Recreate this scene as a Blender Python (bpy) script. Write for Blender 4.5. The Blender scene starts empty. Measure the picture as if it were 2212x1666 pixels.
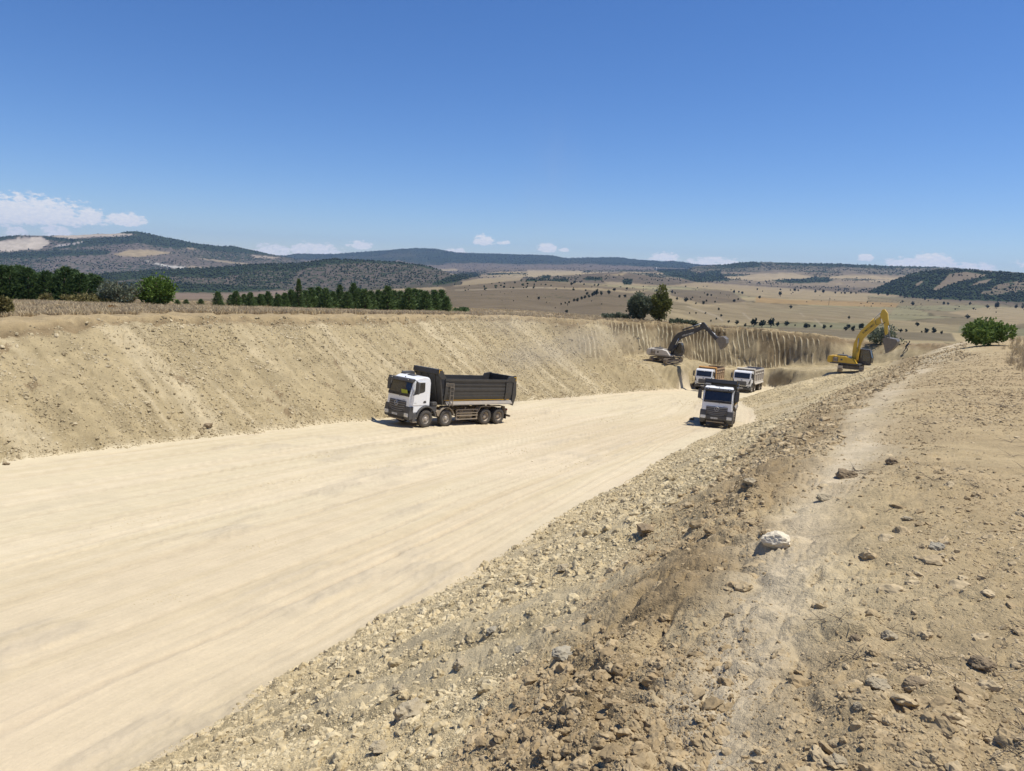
import bpy, bmesh, math, random
import numpy as np
from mathutils import Vector, Matrix, Euler
random.seed(7)
rng = np.random.default_rng(11)
scn = bpy.context.scene
COL = scn.collection
PI = math.pi
rad = math.radians

# ------------------------------------------------------------------ camera, sky, sun, exposure
IW, IH = 2212.0, 1666.0                     # layout units of the measured photograph
FPX = 1536.0
HOR, ROLL = 585.0, rad(2.3)
PITCH = math.atan((IH / 2 - HOR) * math.cos(ROLL) / FPX)
_F = np.array([0, math.cos(PITCH), -math.sin(PITCH)])
_R0 = np.array([1.0, 0, 0]); _U0 = np.cross(_R0, _F)
_R = math.cos(ROLL) * _R0 + math.sin(ROLL) * _U0
_U = np.cross(_R, _F)
cam_d = bpy.data.cameras.new('camera'); cam = bpy.data.objects.new('camera', cam_d); COL.objects.link(cam)
cam.matrix_world = Matrix(((_R[0], _U[0], -_F[0], 0), (_R[1], _U[1], -_F[1], 0), (_R[2], _U[2], -_F[2], 0), (0, 0, 0, 1)))
cam_d.sensor_width = 36.0; cam_d.lens = 36.0 * FPX / IW
cam_d.clip_start = 0.1; cam_d.clip_end = 60000
scn.camera = cam

SUN_EL, SUN_AZ = rad(68), rad(4)            # azimuth counted from +X towards +Y
SUN_DIR = Vector((math.cos(SUN_AZ) * math.cos(SUN_EL), math.sin(SUN_AZ) * math.cos(SUN_EL), math.sin(SUN_EL)))
sl = bpy.data.lights.new('sun', 'SUN'); sl.energy = 5.0; sl.angle = rad(0.53); sl.color = (1.0, 0.945, 0.84)
so = bpy.data.objects.new('sun', sl); COL.objects.link(so)
so.rotation_euler = SUN_DIR.to_track_quat('Z', 'Y').to_euler(); so.location = (0, 0, 60)

world = bpy.data.worlds.new('World'); scn.world = world; world.use_nodes = True
def build_world():
    nt = world.node_tree; N = nt.nodes; L = nt.links; N.clear()
    out = N.new('ShaderNodeOutputWorld'); bg = N.new('ShaderNodeBackground'); bg.inputs['Strength'].default_value = 0.094
    L.new(bg.outputs[0], out.inputs[0])
    sky = N.new('ShaderNodeTexSky'); sky.sky_type = 'NISHITA'; sky.sun_disc = False
    sky.sun_elevation = SUN_EL; sky.sun_rotation = PI / 2 - SUN_AZ
    sky.altitude = 900; sky.air_density = 1.0; sky.dust_density = 0.15; sky.ozone_density = 3.0
    def M(op, a, b=None, c=None):
        n = N.new('ShaderNodeMath'); n.operation = op
        for i, v in enumerate((a, b, c)):
            if v is None: continue
            if isinstance(v, (int, float)): n.inputs[i].default_value = v
            else: L.new(v, n.inputs[i])
        return n.outputs[0]
    tc = N.new('ShaderNodeTexCoord'); sp = N.new('ShaderNodeSeparateXYZ'); L.new(tc.outputs['Generated'], sp.inputs[0])
    az = M('DEGREES', M('ARCTAN2', sp.outputs[0], sp.outputs[1])) if False else M('MULTIPLY', M('ARCTAN2', sp.outputs[0], sp.outputs[1]), 57.2958)
    el = M('MULTIPLY', M('ARCSINE', sp.outputs[2]), 57.2958)
    # small cumulus, (az, el of the base, half width, height, density) in degrees
    CL = [(60, 472, 125, 42, 1), (195, 474, 28, 24, 1), (272, 481, 40, 20, .95), (35, 506, 18, 15, .5), (122, 505, 24, 20, .55), (-90, 470, 110, 50, 1), (590, 549, 44, 22, .5), (680, 546, 58, 22, .6), (778, 533, 30, 13, .9), (985, 546, 30, 10, .6),
          (1046, 524, 25, 17, 1), (1088, 525, 16, 6, .5), (1182, 539, 23, 15, .9), (1217, 541, 13, 6, .5), (1435, 559, 34, 15, .85), (1545, 569, 64, 14, .65), (1870, 559, 17, 10, .8), (1995, 572, 72, 15, .8), (2012, 562, 36, 14, 1), (1955, 572, 32, 14, .9), (2105, 580, 38, 11, .6), (2330, 580, 90, 30, .8)]
    C = []
    for px, py, w_, h_, dn in CL:
        v = _F + _R * ((px - IW / 2) / FPX) - _U * ((py - IH / 2) / FPX); v = v / np.linalg.norm(v)
        C.append((math.degrees(math.atan2(v[0], v[1])), math.degrees(math.asin(v[2])), w_ * .0355, h_ * .0373, dn))
    cur = None
    for a, e, w, h, dn in C:
        dx = M('MULTIPLY', M('SUBTRACT', az, a), 1 / w)
        dy = M('SUBTRACT', el, e)
        up = M('MULTIPLY', M('MAXIMUM', dy, 0.0), 1 / h); dnn = M('MULTIPLY', M('MINIMUM', dy, 0.0), 1 / (0.22 * h + .1))
        r2 = M('ADD', M('MULTIPLY', dx, dx), M('ADD', M('MULTIPLY', up, up), M('MULTIPLY', dnn, dnn)))
        f = M('MULTIPLY', M('SUBTRACT', 1.0, r2), 1.0)
        f = M('MINIMUM', f, dn)
        cur = f if cur is None else M('MAXIMUM', cur, f)
    cv = N.new('ShaderNodeCombineXYZ'); L.new(M('MULTIPLY', az, 1.9), cv.inputs[0]); L.new(M('MULTIPLY', el, 3.6), cv.inputs[1])
    nz = N.new('ShaderNodeTexNoise'); nz.inputs['Scale'].default_value = 1.0; nz.inputs['Detail'].default_value = 8; nz.inputs['Roughness'].default_value = .62
    L.new(cv.outputs[0], nz.inputs['Vector'])
    dens = M('ADD', cur, M('MULTIPLY', M('SUBTRACT', nz.outputs[0], .50), 3.4))
    mr = N.new('ShaderNodeMapRange'); mr.interpolation_type = 'SMOOTHSTEP'; L.new(dens, mr.inputs[0])
    mr.inputs[1].default_value = -.1; mr.inputs[2].default_value = .55; mr.inputs[3].default_value = 0; mr.inputs[4].default_value = .93
    # shade: bases greyer
    nz2 = N.new('ShaderNodeTexNoise'); nz2.inputs['Scale'].default_value = 1.7; nz2.inputs['Detail'].default_value = 4; L.new(cv.outputs[0], nz2.inputs['Vector'])
    cr = N.new('ShaderNodeMix'); cr.data_type = 'RGBA'; L.new(nz2.outputs[0], cr.inputs[0])
    cr.inputs[6].default_value = (6.3, 7.0, 8.3, 1); cr.inputs[7].default_value = (10.2, 9.8, 9.3, 1)
    mx = N.new('ShaderNodeMix'); mx.data_type = 'RGBA'; L.new(M('MULTIPLY', mr.outputs[0], M('GREATER_THAN', el, -.5)), mx.inputs[0])
    # grade of the clear sky
    hs = N.new('ShaderNodeHueSaturation'); hs.inputs['Saturation'].default_value = 1.2; hs.inputs['Value'].default_value = 1.05; L.new(sky.outputs[0], hs.inputs['Color'])
    tn = N.new('ShaderNodeVectorMath'); tn.operation = 'MULTIPLY'; L.new(hs.outputs[0], tn.inputs[0]); tn.inputs[1].default_value = (.84, .91, 1.13)
    L.new(tn.outputs[0], mx.inputs[6]); L.new(cr.outputs[2], mx.inputs[7])
    L.new(mx.outputs[2], bg.inputs['Color'])
build_world()
scn.view_settings.view_transform = 'Standard'; scn.view_settings.look = 'None'
scn.view_settings.exposure = 0.13; scn.view_settings.gamma = 1.0; scn.view_settings.use_curve_mapping = False
try:
    scn.cycles.volume_max_steps = 64; scn.cycles.max_bounces = 6; scn.cycles.volume_bounces = 0
except Exception: pass

# ------------------------------------------------------------------ measuring helpers
def ray(x, y):
    v = _F + _R * ((x - IW / 2) / FPX) - _U * ((y - IH / 2) / FPX)
    return v / np.linalg.norm(v)
def rays_aztan(pts):
    a = []
    for x, y in pts:
        v = ray(x, y); a.append((math.atan2(v[0], v[1]), v[2] / math.hypot(v[0], v[1])))
    a.sort(); a = np.array(a); return a[:, 0], a[:, 1]
def to_img(x, y, z):
    d = x * _F[0] + y * _F[1] + z * _F[2]; d = np.maximum(d, .01)
    return (IW / 2 + FPX * (x * _R[0] + y * _R[1] + z * _R[2]) / d, IH / 2 - FPX * (x * _U[0] + y * _U[1] + z * _U[2]) / d)

# ------------------------------------------------------------------ numpy noise
def _hash(ix, iy, s):
    h = (ix.astype(np.int64) * 374761393 + iy.astype(np.int64) * 668265263 + s * 1442695041) & 0xffffffff
    h = ((h ^ (h >> 13)) * 1274126177) & 0xffffffff
    h = ((h ^ (h >> 16)) * 2246822519) & 0xffffffff
    return ((h ^ (h >> 15)) & 0xffffff) / float(0xffffff)
def vnoise(x, y, s=0):
    x = np.asarray(x, float); y = np.asarray(y, float)
    ix = np.floor(x); iy = np.floor(y); fx = x - ix; fy = y - iy
    fx = fx * fx * fx * (fx * (fx * 6 - 15) + 10); fy = fy * fy * fy * (fy * (fy * 6 - 15) + 10)
    a = _hash(ix, iy, s); b = _hash(ix + 1, iy, s); c = _hash(ix, iy + 1, s); d = _hash(ix + 1, iy + 1, s)
    return (a + (b - a) * fx) * (1 - fy) + (c + (d - c) * fx) * fy
def fbm(x, y, s=0, o=4, g=.5):
    r = 0; a = 1; t = 0
    for i in range(o):
        r = r + a * (vnoise(x * 2.03 ** i + 17 * i, y * 2.03 ** i - 9 * i, s + i) * 2 - 1); t += a; a *= g
    return r / t
def ridged(x, y, s=0, o=4, g=.5):
    r = 0; a = 1; t = 0
    for i in range(o):
        n = 1 - np.abs(vnoise(x * 2.03 ** i + 5 * i, y * 2.03 ** i, s + i) * 2 - 1); r = r + a * n * n; t += a; a *= g
    return r / t
def worley(x, y, s=0):
    ix = np.floor(x); iy = np.floor(y); d1 = np.full(np.shape(x), 9.0); d2 = d1.copy(); idv = np.zeros(np.shape(x))
    for i in (-1, 0, 1):
        for j in (-1, 0, 1):
            cx = ix + i; cy = iy + j
            px = cx + _hash(cx, cy, s); py = cy + _hash(cx, cy, s + 91); h = _hash(cx, cy, s + 33)
            d = np.hypot(px - x, py - y)
            m = d < d1; d2 = np.where(m, d1, np.minimum(d2, d)); idv = np.where(m, h, idv); d1 = np.where(m, d, d1)
    return d1, d2, idv
def sstep(a, b, x):
    t = np.clip((x - a) / (b - a), 0, 1); return t * t * (3 - 2 * t)
def poly_dist(px, py, poly):
    """signed distance to a closed polygon, negative inside"""
    P = np.array(poly, float); n = len(P); d = np.full(np.shape(px), 1e9); ins = np.zeros(np.shape(px), bool)
    for i in range(n):
        a = P[i]; b = P[(i + 1) % n]; e = b - a; L2 = e @ e
        t = np.clip(((px - a[0]) * e[0] + (py - a[1]) * e[1]) / L2, 0, 1)
        d = np.minimum(d, np.hypot(px - a[0] - t * e[0], py - a[1] - t * e[1]))
        c = ((a[1] > py) != (b[1] > py))
        with np.errstate(divide='ignore', invalid='ignore'):
            xi = (b[0] - a[0]) * (py - a[1]) / (b[1] - a[1] if b[1] != a[1] else 1e-9) + a[0]
        ins ^= c & (px < xi)
    return np.where(ins, -d, d)
class TPS:
    def __init__(s, pts, vals, lam=1e-3):
        P = np.array(pts, float) / 50; n = len(P); K = s.k(P, P) + lam * np.eye(n)
        A = np.zeros((n + 3, n + 3)); A[:n, :n] = K; A[:n, n] = 1; A[:n, n + 1:] = P; A[n, :n] = 1; A[n + 1:, :n] = P.T
        s.w = np.linalg.solve(A, np.concatenate([vals, [0, 0, 0]])); s.P = P
    def k(s, A, B):
        r2 = ((A[:, None] - B[None]) ** 2).sum(-1); return .5 * r2 * np.log(r2 + 1e-9)
    def __call__(s, x, y):
        sh = np.shape(x); x = np.ravel(x) / 50; y = np.ravel(y) / 50; n = len(s.P)
        r = s.w[n] + s.w[n + 1] * x + s.w[n + 2] * y
        for i in range(n):
            r2 = (x - s.P[i, 0]) ** 2 + (y - s.P[i, 1]) ** 2; r = r + s.w[i] * .5 * r2 * np.log(r2 + 1e-9)
        return r.reshape(sh)

# ------------------------------------------------------------------ vehicle poses (metres, eye = origin)
def rotm(yaw, pit, rol): return np.array((Matrix.Rotation(yaw, 3, 'Z') @ Matrix.Rotation(pit, 3, 'Y') @ Matrix.Rotation(rol, 3, 'X')))
POSE_MAIN = ((-6.44, 45.85, -10.26), rad(227.6), rad(-5.5), rad(.4))
POSE_FRONT = ((16.64, 56.47, -11.80), rad(250.7), rad(-7.0), rad(-.7))
POSE_F1 = ((28.47, 103.96, -16.25), rad(242.3), rad(-3.9), 0)
POSE_F2 = ((33.41, 101.69, -15.98), rad(239.2), rad(-2.9), rad(.2))

# ------------------------------------------------------------------ ground model
fp, fv = [], []
for T, a, b, c in (POSE_MAIN, POSE_FRONT, POSE_F1, POSE_F2):
    Mt = rotm(a, b, c)
    for lx, ly in ((0, 1.2), (0, -1.2), (-6.9, 1.2), (-6.9, -1.2)):
        p = np.array(T) + Mt @ np.array([lx, ly, 0]); fp.append(p[:2]); fv.append(p[2])
def plane0(x, y): return -10.26 - .024 * (x + 6.44) - .093 * (y - 45.85)
for x, y in ((-5, 6), (-30, 15), (-20, 27), (2, 23), (-13, 40), (10, 42), (13, 88), (2, 68), (24, 76), (-40, 5), (-10, 18), (-30, -20), (0, -20), (5, 10)):
    fp.append((x, y)); fv.append(plane0(x, y))
floor_f = TPS(fp, np.array(fv), .002)
FLOOR = [(-4.9, 8.6), (-4.0, 10.9), (-2.9, 12.9), (-1.4, 16.2), (1.5, 22.6), (5.3, 31), (11.7, 43.8), (17.5, 54.5), (21.8, 61.2), (24.6, 69), (26.2, 76), (28.0, 87.1),
         (32.5, 95), (38.5, 101.5), (43, 109), (41, 113), (33, 112.5), (29.2, 108), (25.6, 103.0), (19, 95.5), (13, 87.7), (0.7, 67.5), (-8.4, 48), (-13.2, 39.5), (-16.1, 34.3),
         (-18.2, 30.1), (-19.8, 26.7), (-24, 18), (-30, 4), (-38, -25), (-14, -25), (-8.5, 0)]
PIT = [(16.5, 90), (14.5, 100), (17, 107), (24, 113), (33, 116.5), (45, 117), (55, 113), (60, 106), (57, 97), (50, 88), (40, 80), (30, 80)]
pp = [(-30, 42, -3.8), (-19.5, 42, -3.5), (-8, 60, -4.35), (4.6, 80, -5.2), (14, 96, -6.3), (20, 108, -7.05), (32, 116, -7.75), (48, 120, -8.45), (60, 117, -9.0), (70, 112, -8.6), (63, 100, -7.6),
      (-40, 95, -6.4), (-60, 70, -5.2), (-70, 40, -3.9), (-15, 105, -6.5), (5, 130, -7.3), (30, 140, -9.3), (60, 140, -11.5), (-60, 20, -3.4), (-80, 100, -6.8),
      (0.5, 1.5, -1.62), (1.2, 4, -1.78), (2.8, 7, -2.05), (5.6, 12, -2.45), (10, 19, -2.95), (15.7, 28, -3.55), (24, 42, -4.3), (34.8, 60, -5.0), (45, 74, -5.3), (52, 82, -5.45), (60, 92, -6.3),
      (3, 2, -1.6), (8, 5, -1.75), (14, 12, -2.1), (25, 25, -2.7), (45, 48, -3.9), (60, 66, -4.7), (75, 90, -6.5), (30, 5, -1.6), (0, -10, -1.6), (20, -15, -1.5), (90, 60, -5), (-2, -5, -1.65)]
plat_f = TPS([(a, b) for a, b, c in pp], np.array([c for a, b, c in pp]), .0005)
bb = [(22.7, 105, -12.55), (18, 100, -12.3), (27, 112, -12.7), (34, 115, -14.2), (42, 115, -14.0), (51, 111, -12.7), (44.9, 93.6, -11.32), (44, 86, -11.2), (52, 98, -11.5), (30, 82, -11.9), (35, 99, -13.4), (14, 92, -12.0), (46, 104, -12.6), (60, 90, -11), (60, 120, -12)]
bench = TPS([(a, b) for a, b, c in bb], np.array([c for a, b, c in bb]), .0005)
def ground_base(x, y, full=False):
    x = np.asarray(x, float); y = np.asarray(y, float)
    w = 1.0 + 0 * x
    dF = poly_dist(x, y, FLOOR) + .5 * fbm(x * .25, y * .25, 5, 3)
    dP = poly_dist(x, y, PIT) + .8 * fbm(x * .16, y * .16, 25, 3) + .35 * fbm(x * .6, y * .6, 26, 2)
    fz = floor_f(x, y); pz = plat_f(x, y)
    side = sstep(20, 28, x) * sstep(60, 76, y)          # gentler mound beneath the yellow machine
    left = sstep(6, -8, x - (y - 60) * .9)
    rgt = x > np.interp(y, [0, 20, 45, 60, 76, 95, 120], [-10, -6, 4, 12, 20, 28, 45])
    s = .80 + rgt * (np.interp(y, [0, 14, 30, 50], [.64, .61, .54, .49]) - .80) - .08 * side + .45 * sstep(88, 94, y) * sstep(34, 28, x) * (1 - rgt * .5) + 2.6 * sstep(101, 108, y) * sstep(25, 33, x) * sstep(60, 52, x)
    zA = fz + s * np.maximum(dF, 0)
    zB = bench(x, y) + (2.6 - 1.9 * np.maximum(sstep(95, 88, y) * sstep(30, 38, x), sstep(50, 56, x))) * np.maximum(dP, 0) + .25 * fbm(x * .3, y * .3, 8, 3)
    z1 = np.minimum(zA, zB)
    k = .25 + 1.1 * (x > np.interp(y, [0, 20, 45, 60, 76, 95, 120], [-10, -6, 4, 12, 20, 28, 45]))   # rounded shoulder on the near bank
    h = np.clip(.5 + .5 * (pz - z1) / k, 0, 1); z = pz * (1 - h) + z1 * h - k * h * (1 - h)
    if not full: return z
    return z, dF, dP, fz, pz, zA, zB
def gz(x, y): return float(ground_base(np.array([x]), np.array([y]))[0])
def hit(px, py, r0=1.0, r1=160.0):
    v = ray(px, py); h = math.hypot(v[0], v[1]); t = np.geomspace(r0, r1, 1500); X = v[0] / h * t; Y = v[1] / h * t; Z = v[2] / h * t
    g = ground_base(X, Y); i = int(np.argmax(g >= Z)) if (g >= Z).any() else len(t) - 1
    return Vector((X[i], Y[i], g[i]))

# ------------------------------------------------------------------ material helpers
def new_mat(name):
    m = bpy.data.materials.new(name); m.use_nodes = True; nt = m.node_tree; b = nt.nodes['Principled BSDF']
    return m, nt, b
def simple(name, col, rough=.6, metal=0, dust=0.0, dustcol=(.38, .30, .2), spec=.5, bump=0, scale=3, coat=0):
    m, nt, b = new_mat(name); N, L = nt.nodes, nt.links
    b.inputs['Roughness'].default_value = rough; b.inputs['Metallic'].default_value = metal
    b.inputs['Specular IOR Level'].default_value = spec; b.inputs['Coat Weight'].default_value = coat
    tc = N.new('ShaderNodeTexCoord'); nz = N.new('ShaderNodeTexNoise'); nz.inputs['Scale'].default_value = scale; nz.inputs['Detail'].default_value = 6; nz.inputs['Roughness'].default_value = .65
    L.new(tc.outputs['Object'], nz.inputs['Vector'])
    mr = N.new('ShaderNodeMapRange'); L.new(nz.outputs[0], mr.inputs[0]); mr.inputs[1].default_value = .35; mr.inputs[2].default_value = .75
    mr.inputs[3].default_value = dust * .35; mr.inputs[4].default_value = min(1, dust * 1.3)
    mx = N.new('ShaderNodeMix'); mx.data_type = 'RGBA'; mx.inputs[6].default_value = (*col, 1); mx.inputs[7].default_value = (*dustcol, 1)
    L.new(mr.outputs[0], mx.inputs[0]); L.new(mx.outputs[2], b.inputs['Base Color'])
    if bump:
        bp = N.new('ShaderNodeBump'); bp.inputs['Strength'].default_value = bump; bp.inputs['Distance'].default_value = .02; L.new(nz.outputs[0], bp.inputs['Height']); L.new(bp.outputs[0], b.inputs['Normal'])
    return m

def soil_mat(name, tint=(1, 1, 1), detail=1.0, bump=.6, streak=False, groove=False):
    m, nt, b = new_mat(name); N, L = nt.nodes, nt.links
    b.inputs['Roughness'].default_value = .95; b.inputs['Specular IOR Level'].default_value = .15
    at = N.new('ShaderNodeVertexColor'); at.layer_name = 'col'
    geo = N.new('ShaderNodeNewGeometry')
    n1 = N.new('ShaderNodeTexNoise'); n1.inputs['Scale'].default_value = 1.3; n1.inputs['Detail'].default_value = 10; n1.inputs['Roughness'].default_value = .7; L.new(geo.outputs['Position'], n1.inputs['Vector'])
    n2 = N.new('ShaderNodeTexNoise'); n2.inputs['Scale'].default_value = 16; n2.inputs['Detail'].default_value = 6; n2.inputs['Roughness'].default_value = .7; L.new(geo.outputs['Position'], n2.inputs['Vector'])
    r1 = N.new('ShaderNodeMapRange'); L.new(n1.outputs[0], r1.inputs[0]); r1.inputs[1].default_value = .3; r1.inputs[2].default_value = .7; r1.inputs[3].default_value = 1 - .22 * detail; r1.inputs[4].default_value = 1 + .16 * detail
    r2 = N.new('ShaderNodeMapRange'); L.new(n2.outputs[0], r2.inputs[0]); r2.inputs[1].default_value = .3; r2.inputs[2].default_value = .7; r2.inputs[3].default_value = 1 - .16 * detail; r2.inputs[4].default_value = 1 + .12 * detail
    mu = N.new('ShaderNodeMath'); mu.operation = 'MULTIPLY'; L.new(r1.outputs[0], mu.inputs[0]); L.new(r2.outputs[0], mu.inputs[1])
    vm = N.new('ShaderNodeVectorMath'); vm.operation = 'SCALE'; L.new(at.outputs[0], vm.inputs[0]); L.new(mu.outputs[0], vm.inputs['Scale'])
    vt = N.new('ShaderNodeVectorMath'); vt.operation = 'MULTIPLY'; L.new(vm.outputs[0], vt.inputs[0]); vt.inputs[1].default_value = tint
    L.new(vt.outputs[0], b.inputs['Base Color'])
    n3 = N.new('ShaderNodeTexNoise'); n3.inputs['Scale'].default_value = 9; n3.inputs['Detail'].default_value = 12; n3.inputs['Roughness'].default_value = .72; L.new(geo.outputs['Position'], n3.inputs['Vector'])
    bp = N.new('ShaderNodeBump'); bp.inputs['Strength'].default_value = bump; bp.inputs['Distance'].default_value = .06
    hgt = n3.outputs[0]
    if not streak:
        for sc_, am_ in ((34, .22), (90, .14)):
            vo = N.new('ShaderNodeTexVoronoi'); vo.inputs['Scale'].default_value = sc_; L.new(geo.outputs['Position'], vo.inputs['Vector'])
            md_ = N.new('ShaderNodeMath'); md_.operation = 'MULTIPLY_ADD'; L.new(vo.outputs['Distance'], md_.inputs[0]); md_.inputs[1].default_value = -am_; L.new(hgt, md_.inputs[2]); hgt = md_.outputs[0]
    if streak:
        uv = N.new('ShaderNodeUVMap'); uv.uv_map = 'flow'
        mp = N.new('ShaderNodeMapping'); mp.inputs['Scale'].default_value = (.35, 11, 1); L.new(uv.outputs[0], mp.inputs[0])
        n4 = N.new('ShaderNodeTexNoise'); n4.inputs['Scale'].default_value = 1; n4.inputs['Detail'].default_value = 7; n4.inputs['Roughness'].default_value = .6; L.new(mp.outputs[0], n4.inputs['Vector'])
        ad = N.new('ShaderNodeMath'); ad.operation = 'MULTIPLY_ADD'; L.new(n4.outputs[0], ad.inputs[0]); ad.inputs[1].default_value = 1.6; L.new(n3.outputs[0], ad.inputs[2]); hgt = ad.outputs[0]
        r4 = N.new('ShaderNodeMapRange'); L.new(n4.outputs[0], r4.inputs[0]); r4.inputs[1].default_value = .3; r4.inputs[2].default_value = .7; r4.inputs[3].default_value = .95; r4.inputs[4].default_value = 1.03
        m4 = N.new('ShaderNodeMath'); m4.operation = 'MULTIPLY'; L.new(mu.outputs[0], m4.inputs[0]); L.new(r4.outputs[0], m4.inputs[1]); L.new(m4.outputs[0], vm.inputs['Scale'])
    if groove:                                               # bucket-tooth marks
        uv = N.new('ShaderNodeUVMap'); uv.uv_map = 'flow'; su = N.new('ShaderNodeSeparateXYZ'); L.new(uv.outputs[0], su.inputs[0])
        def MM(op, a, b_=None, c_=None):
            n = N.new('ShaderNodeMath'); n.operation = op
            for i, v in enumerate((a, b_, c_)):
                if v is None: continue
                if isinstance(v, (int, float)): n.inputs[i].default_value = v
                else: L.new(v, n.inputs[i])
            return n.outputs[0]
        pn = N.new('ShaderNodeTexNoise'); pn.inputs['Scale'].default_value = .24; pn.inputs['Detail'].default_value = 4; L.new(geo.outputs['Position'], pn.inputs['Vector'])
        patch = N.new('ShaderNodeMapRange'); L.new(pn.outputs[0], patch.inputs[0]); patch.inputs[1].default_value = .45; patch.inputs[2].default_value = .53
        s_ = MM('ABSOLUTE', MM('SINE', MM('MULTIPLY_ADD', n1.outputs[0], .5, su.outputs[0])))
        ln = N.new('ShaderNodeMapRange'); L.new(s_, ln.inputs[0]); ln.inputs[1].default_value = .55; ln.inputs[2].default_value = .15; ln.inputs[3].default_value = 0; ln.inputs[4].default_value = 1
        f = MM('MULTIPLY', MM('MULTIPLY', ln.outputs[0], patch.outputs[0]), su.outputs[1])
        dk = N.new('ShaderNodeMapRange'); L.new(s_, dk.inputs[0]); dk.inputs[1].default_value = .5; dk.inputs[2].default_value = .95; dk.inputs[3].default_value = 1; dk.inputs[4].default_value = .62
        dkm = N.new('ShaderNodeMix'); dkm.data_type = 'FLOAT'; L.new(MM('MULTIPLY', patch.outputs[0], su.outputs[1]), dkm.inputs[0]); dkm.inputs[2].default_value = 1; L.new(dk.outputs[0], dkm.inputs[3])
        v2 = N.new('ShaderNodeVectorMath'); v2.operation = 'SCALE'; L.new(vt.outputs[0], v2.inputs[0]); L.new(dkm.outputs[0], v2.inputs['Scale'])
        mg = N.new('ShaderNodeMix'); mg.data_type = 'RGBA'; L.new(MM('MULTIPLY', f, .85), mg.inputs[0]); L.new(v2.outputs[0], mg.inputs[6]); mg.inputs[7].default_value = (.60, .51, .33, 1)
        L.new(mg.outputs[2], b.inputs['Base Color']); hgt = MM('MULTIPLY_ADD', f, 3.0, hgt)
    L.new(hgt, bp.inputs['Height']); L.new(bp.outputs[0], b.inputs['Normal'])
    return m
M_FLOOR = soil_mat('packed_dust', detail=.35, bump=.35, streak=True)
M_BANK = soil_mat('loose_earth', detail=1.0, bump=.65)
M_WALL = soil_mat('cut_earth', detail=1.0, bump=.9, groove=True)
M_PLAT = soil_mat('dry_topsoil', detail=1.0, bump=.6)

def tag(o, label=None, cat=None, group=None, kind=None):
    if label: o['label'] = label
    if cat: o['category'] = cat
    if group: o['group'] = group
    if kind: o['kind'] = kind
    return o
def link_mesh(name, me, parent=None):
    o = bpy.data.objects.new(name, me); COL.objects.link(o)
    if parent: o.parent = parent
    return o
def np_mesh(name, V, F, col=None, smooth=False, uv=None, scrub=None):
    """V (n,3); F (m,k) faces of equal size"""
    me = bpy.data.meshes.new(name); V = np.asarray(V, np.float32); F = np.asarray(F, np.int32); m, k = F.shape
    me.vertices.add(len(V)); me.vertices.foreach_set('co', V.ravel())
    me.loops.add(m * k); me.loops.foreach_set('vertex_index', F.ravel())
    me.polygons.add(m); me.polygons.foreach_set('loop_start', np.arange(0, m * k, k, dtype=np.int32))
    me.polygons.foreach_set('loop_total', np.full(m, k, np.int32))
    if smooth: me.polygons.foreach_set('use_smooth', np.ones(m, bool))
    me.update(calc_edges=True)
    if col is not None:
        a = me.color_attributes.new('col', 'FLOAT_COLOR', 'POINT'); c = np.ones((len(V), 4), np.float32); c[:, :3] = col; a.data.foreach_set('color', c.ravel())
    if scrub is not None:
        a = me.attributes.new('scrub', 'FLOAT', 'POINT'); a.data.foreach_set('value', np.asarray(scrub, np.float32))
    if uv is not None:
        u = me.uv_layers.new(name='flow'); u.data.foreach_set('uv', np.asarray(uv, np.float32)[F.ravel()].ravel())
    return me

# ------------------------------------------------------------------ near ground: one sheet of columns, rows spread by what they show
def adaptive_rows(az, r_fine, zfun, nrow, wlog, kz=61):
    X = np.sin(az)[:, None] * r_fine[None]; Y = np.cos(az)[:, None] * r_fine[None]; Z = zfun(X, Y)
    e = np.arctan2(Z, r_fine[None]); de = np.abs(np.diff(e, axis=1)) + wlog * np.diff(np.log(r_fine))[None]
    ker = np.ones(15) / 15                             # soften row bunching between neighbours
    de = np.apply_along_axis(lambda v: np.convolve(v, ker, 'same'), 1, de)
    k2 = np.ones(kz) / kz; de = np.apply_along_axis(lambda v: np.convolve(np.pad(v, kz // 2, 'edge'), k2, 'valid'), 0, de)
    S = np.concatenate([np.zeros((len(az), 1)), np.cumsum(de, 1)], 1); S /= S[:, -1:]
    t = np.linspace(0, 1, nrow); R = np.empty((len(az), nrow))
    for i in range(len(az)): R[i] = np.interp(t, S[i], r_fine)
    return R
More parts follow.
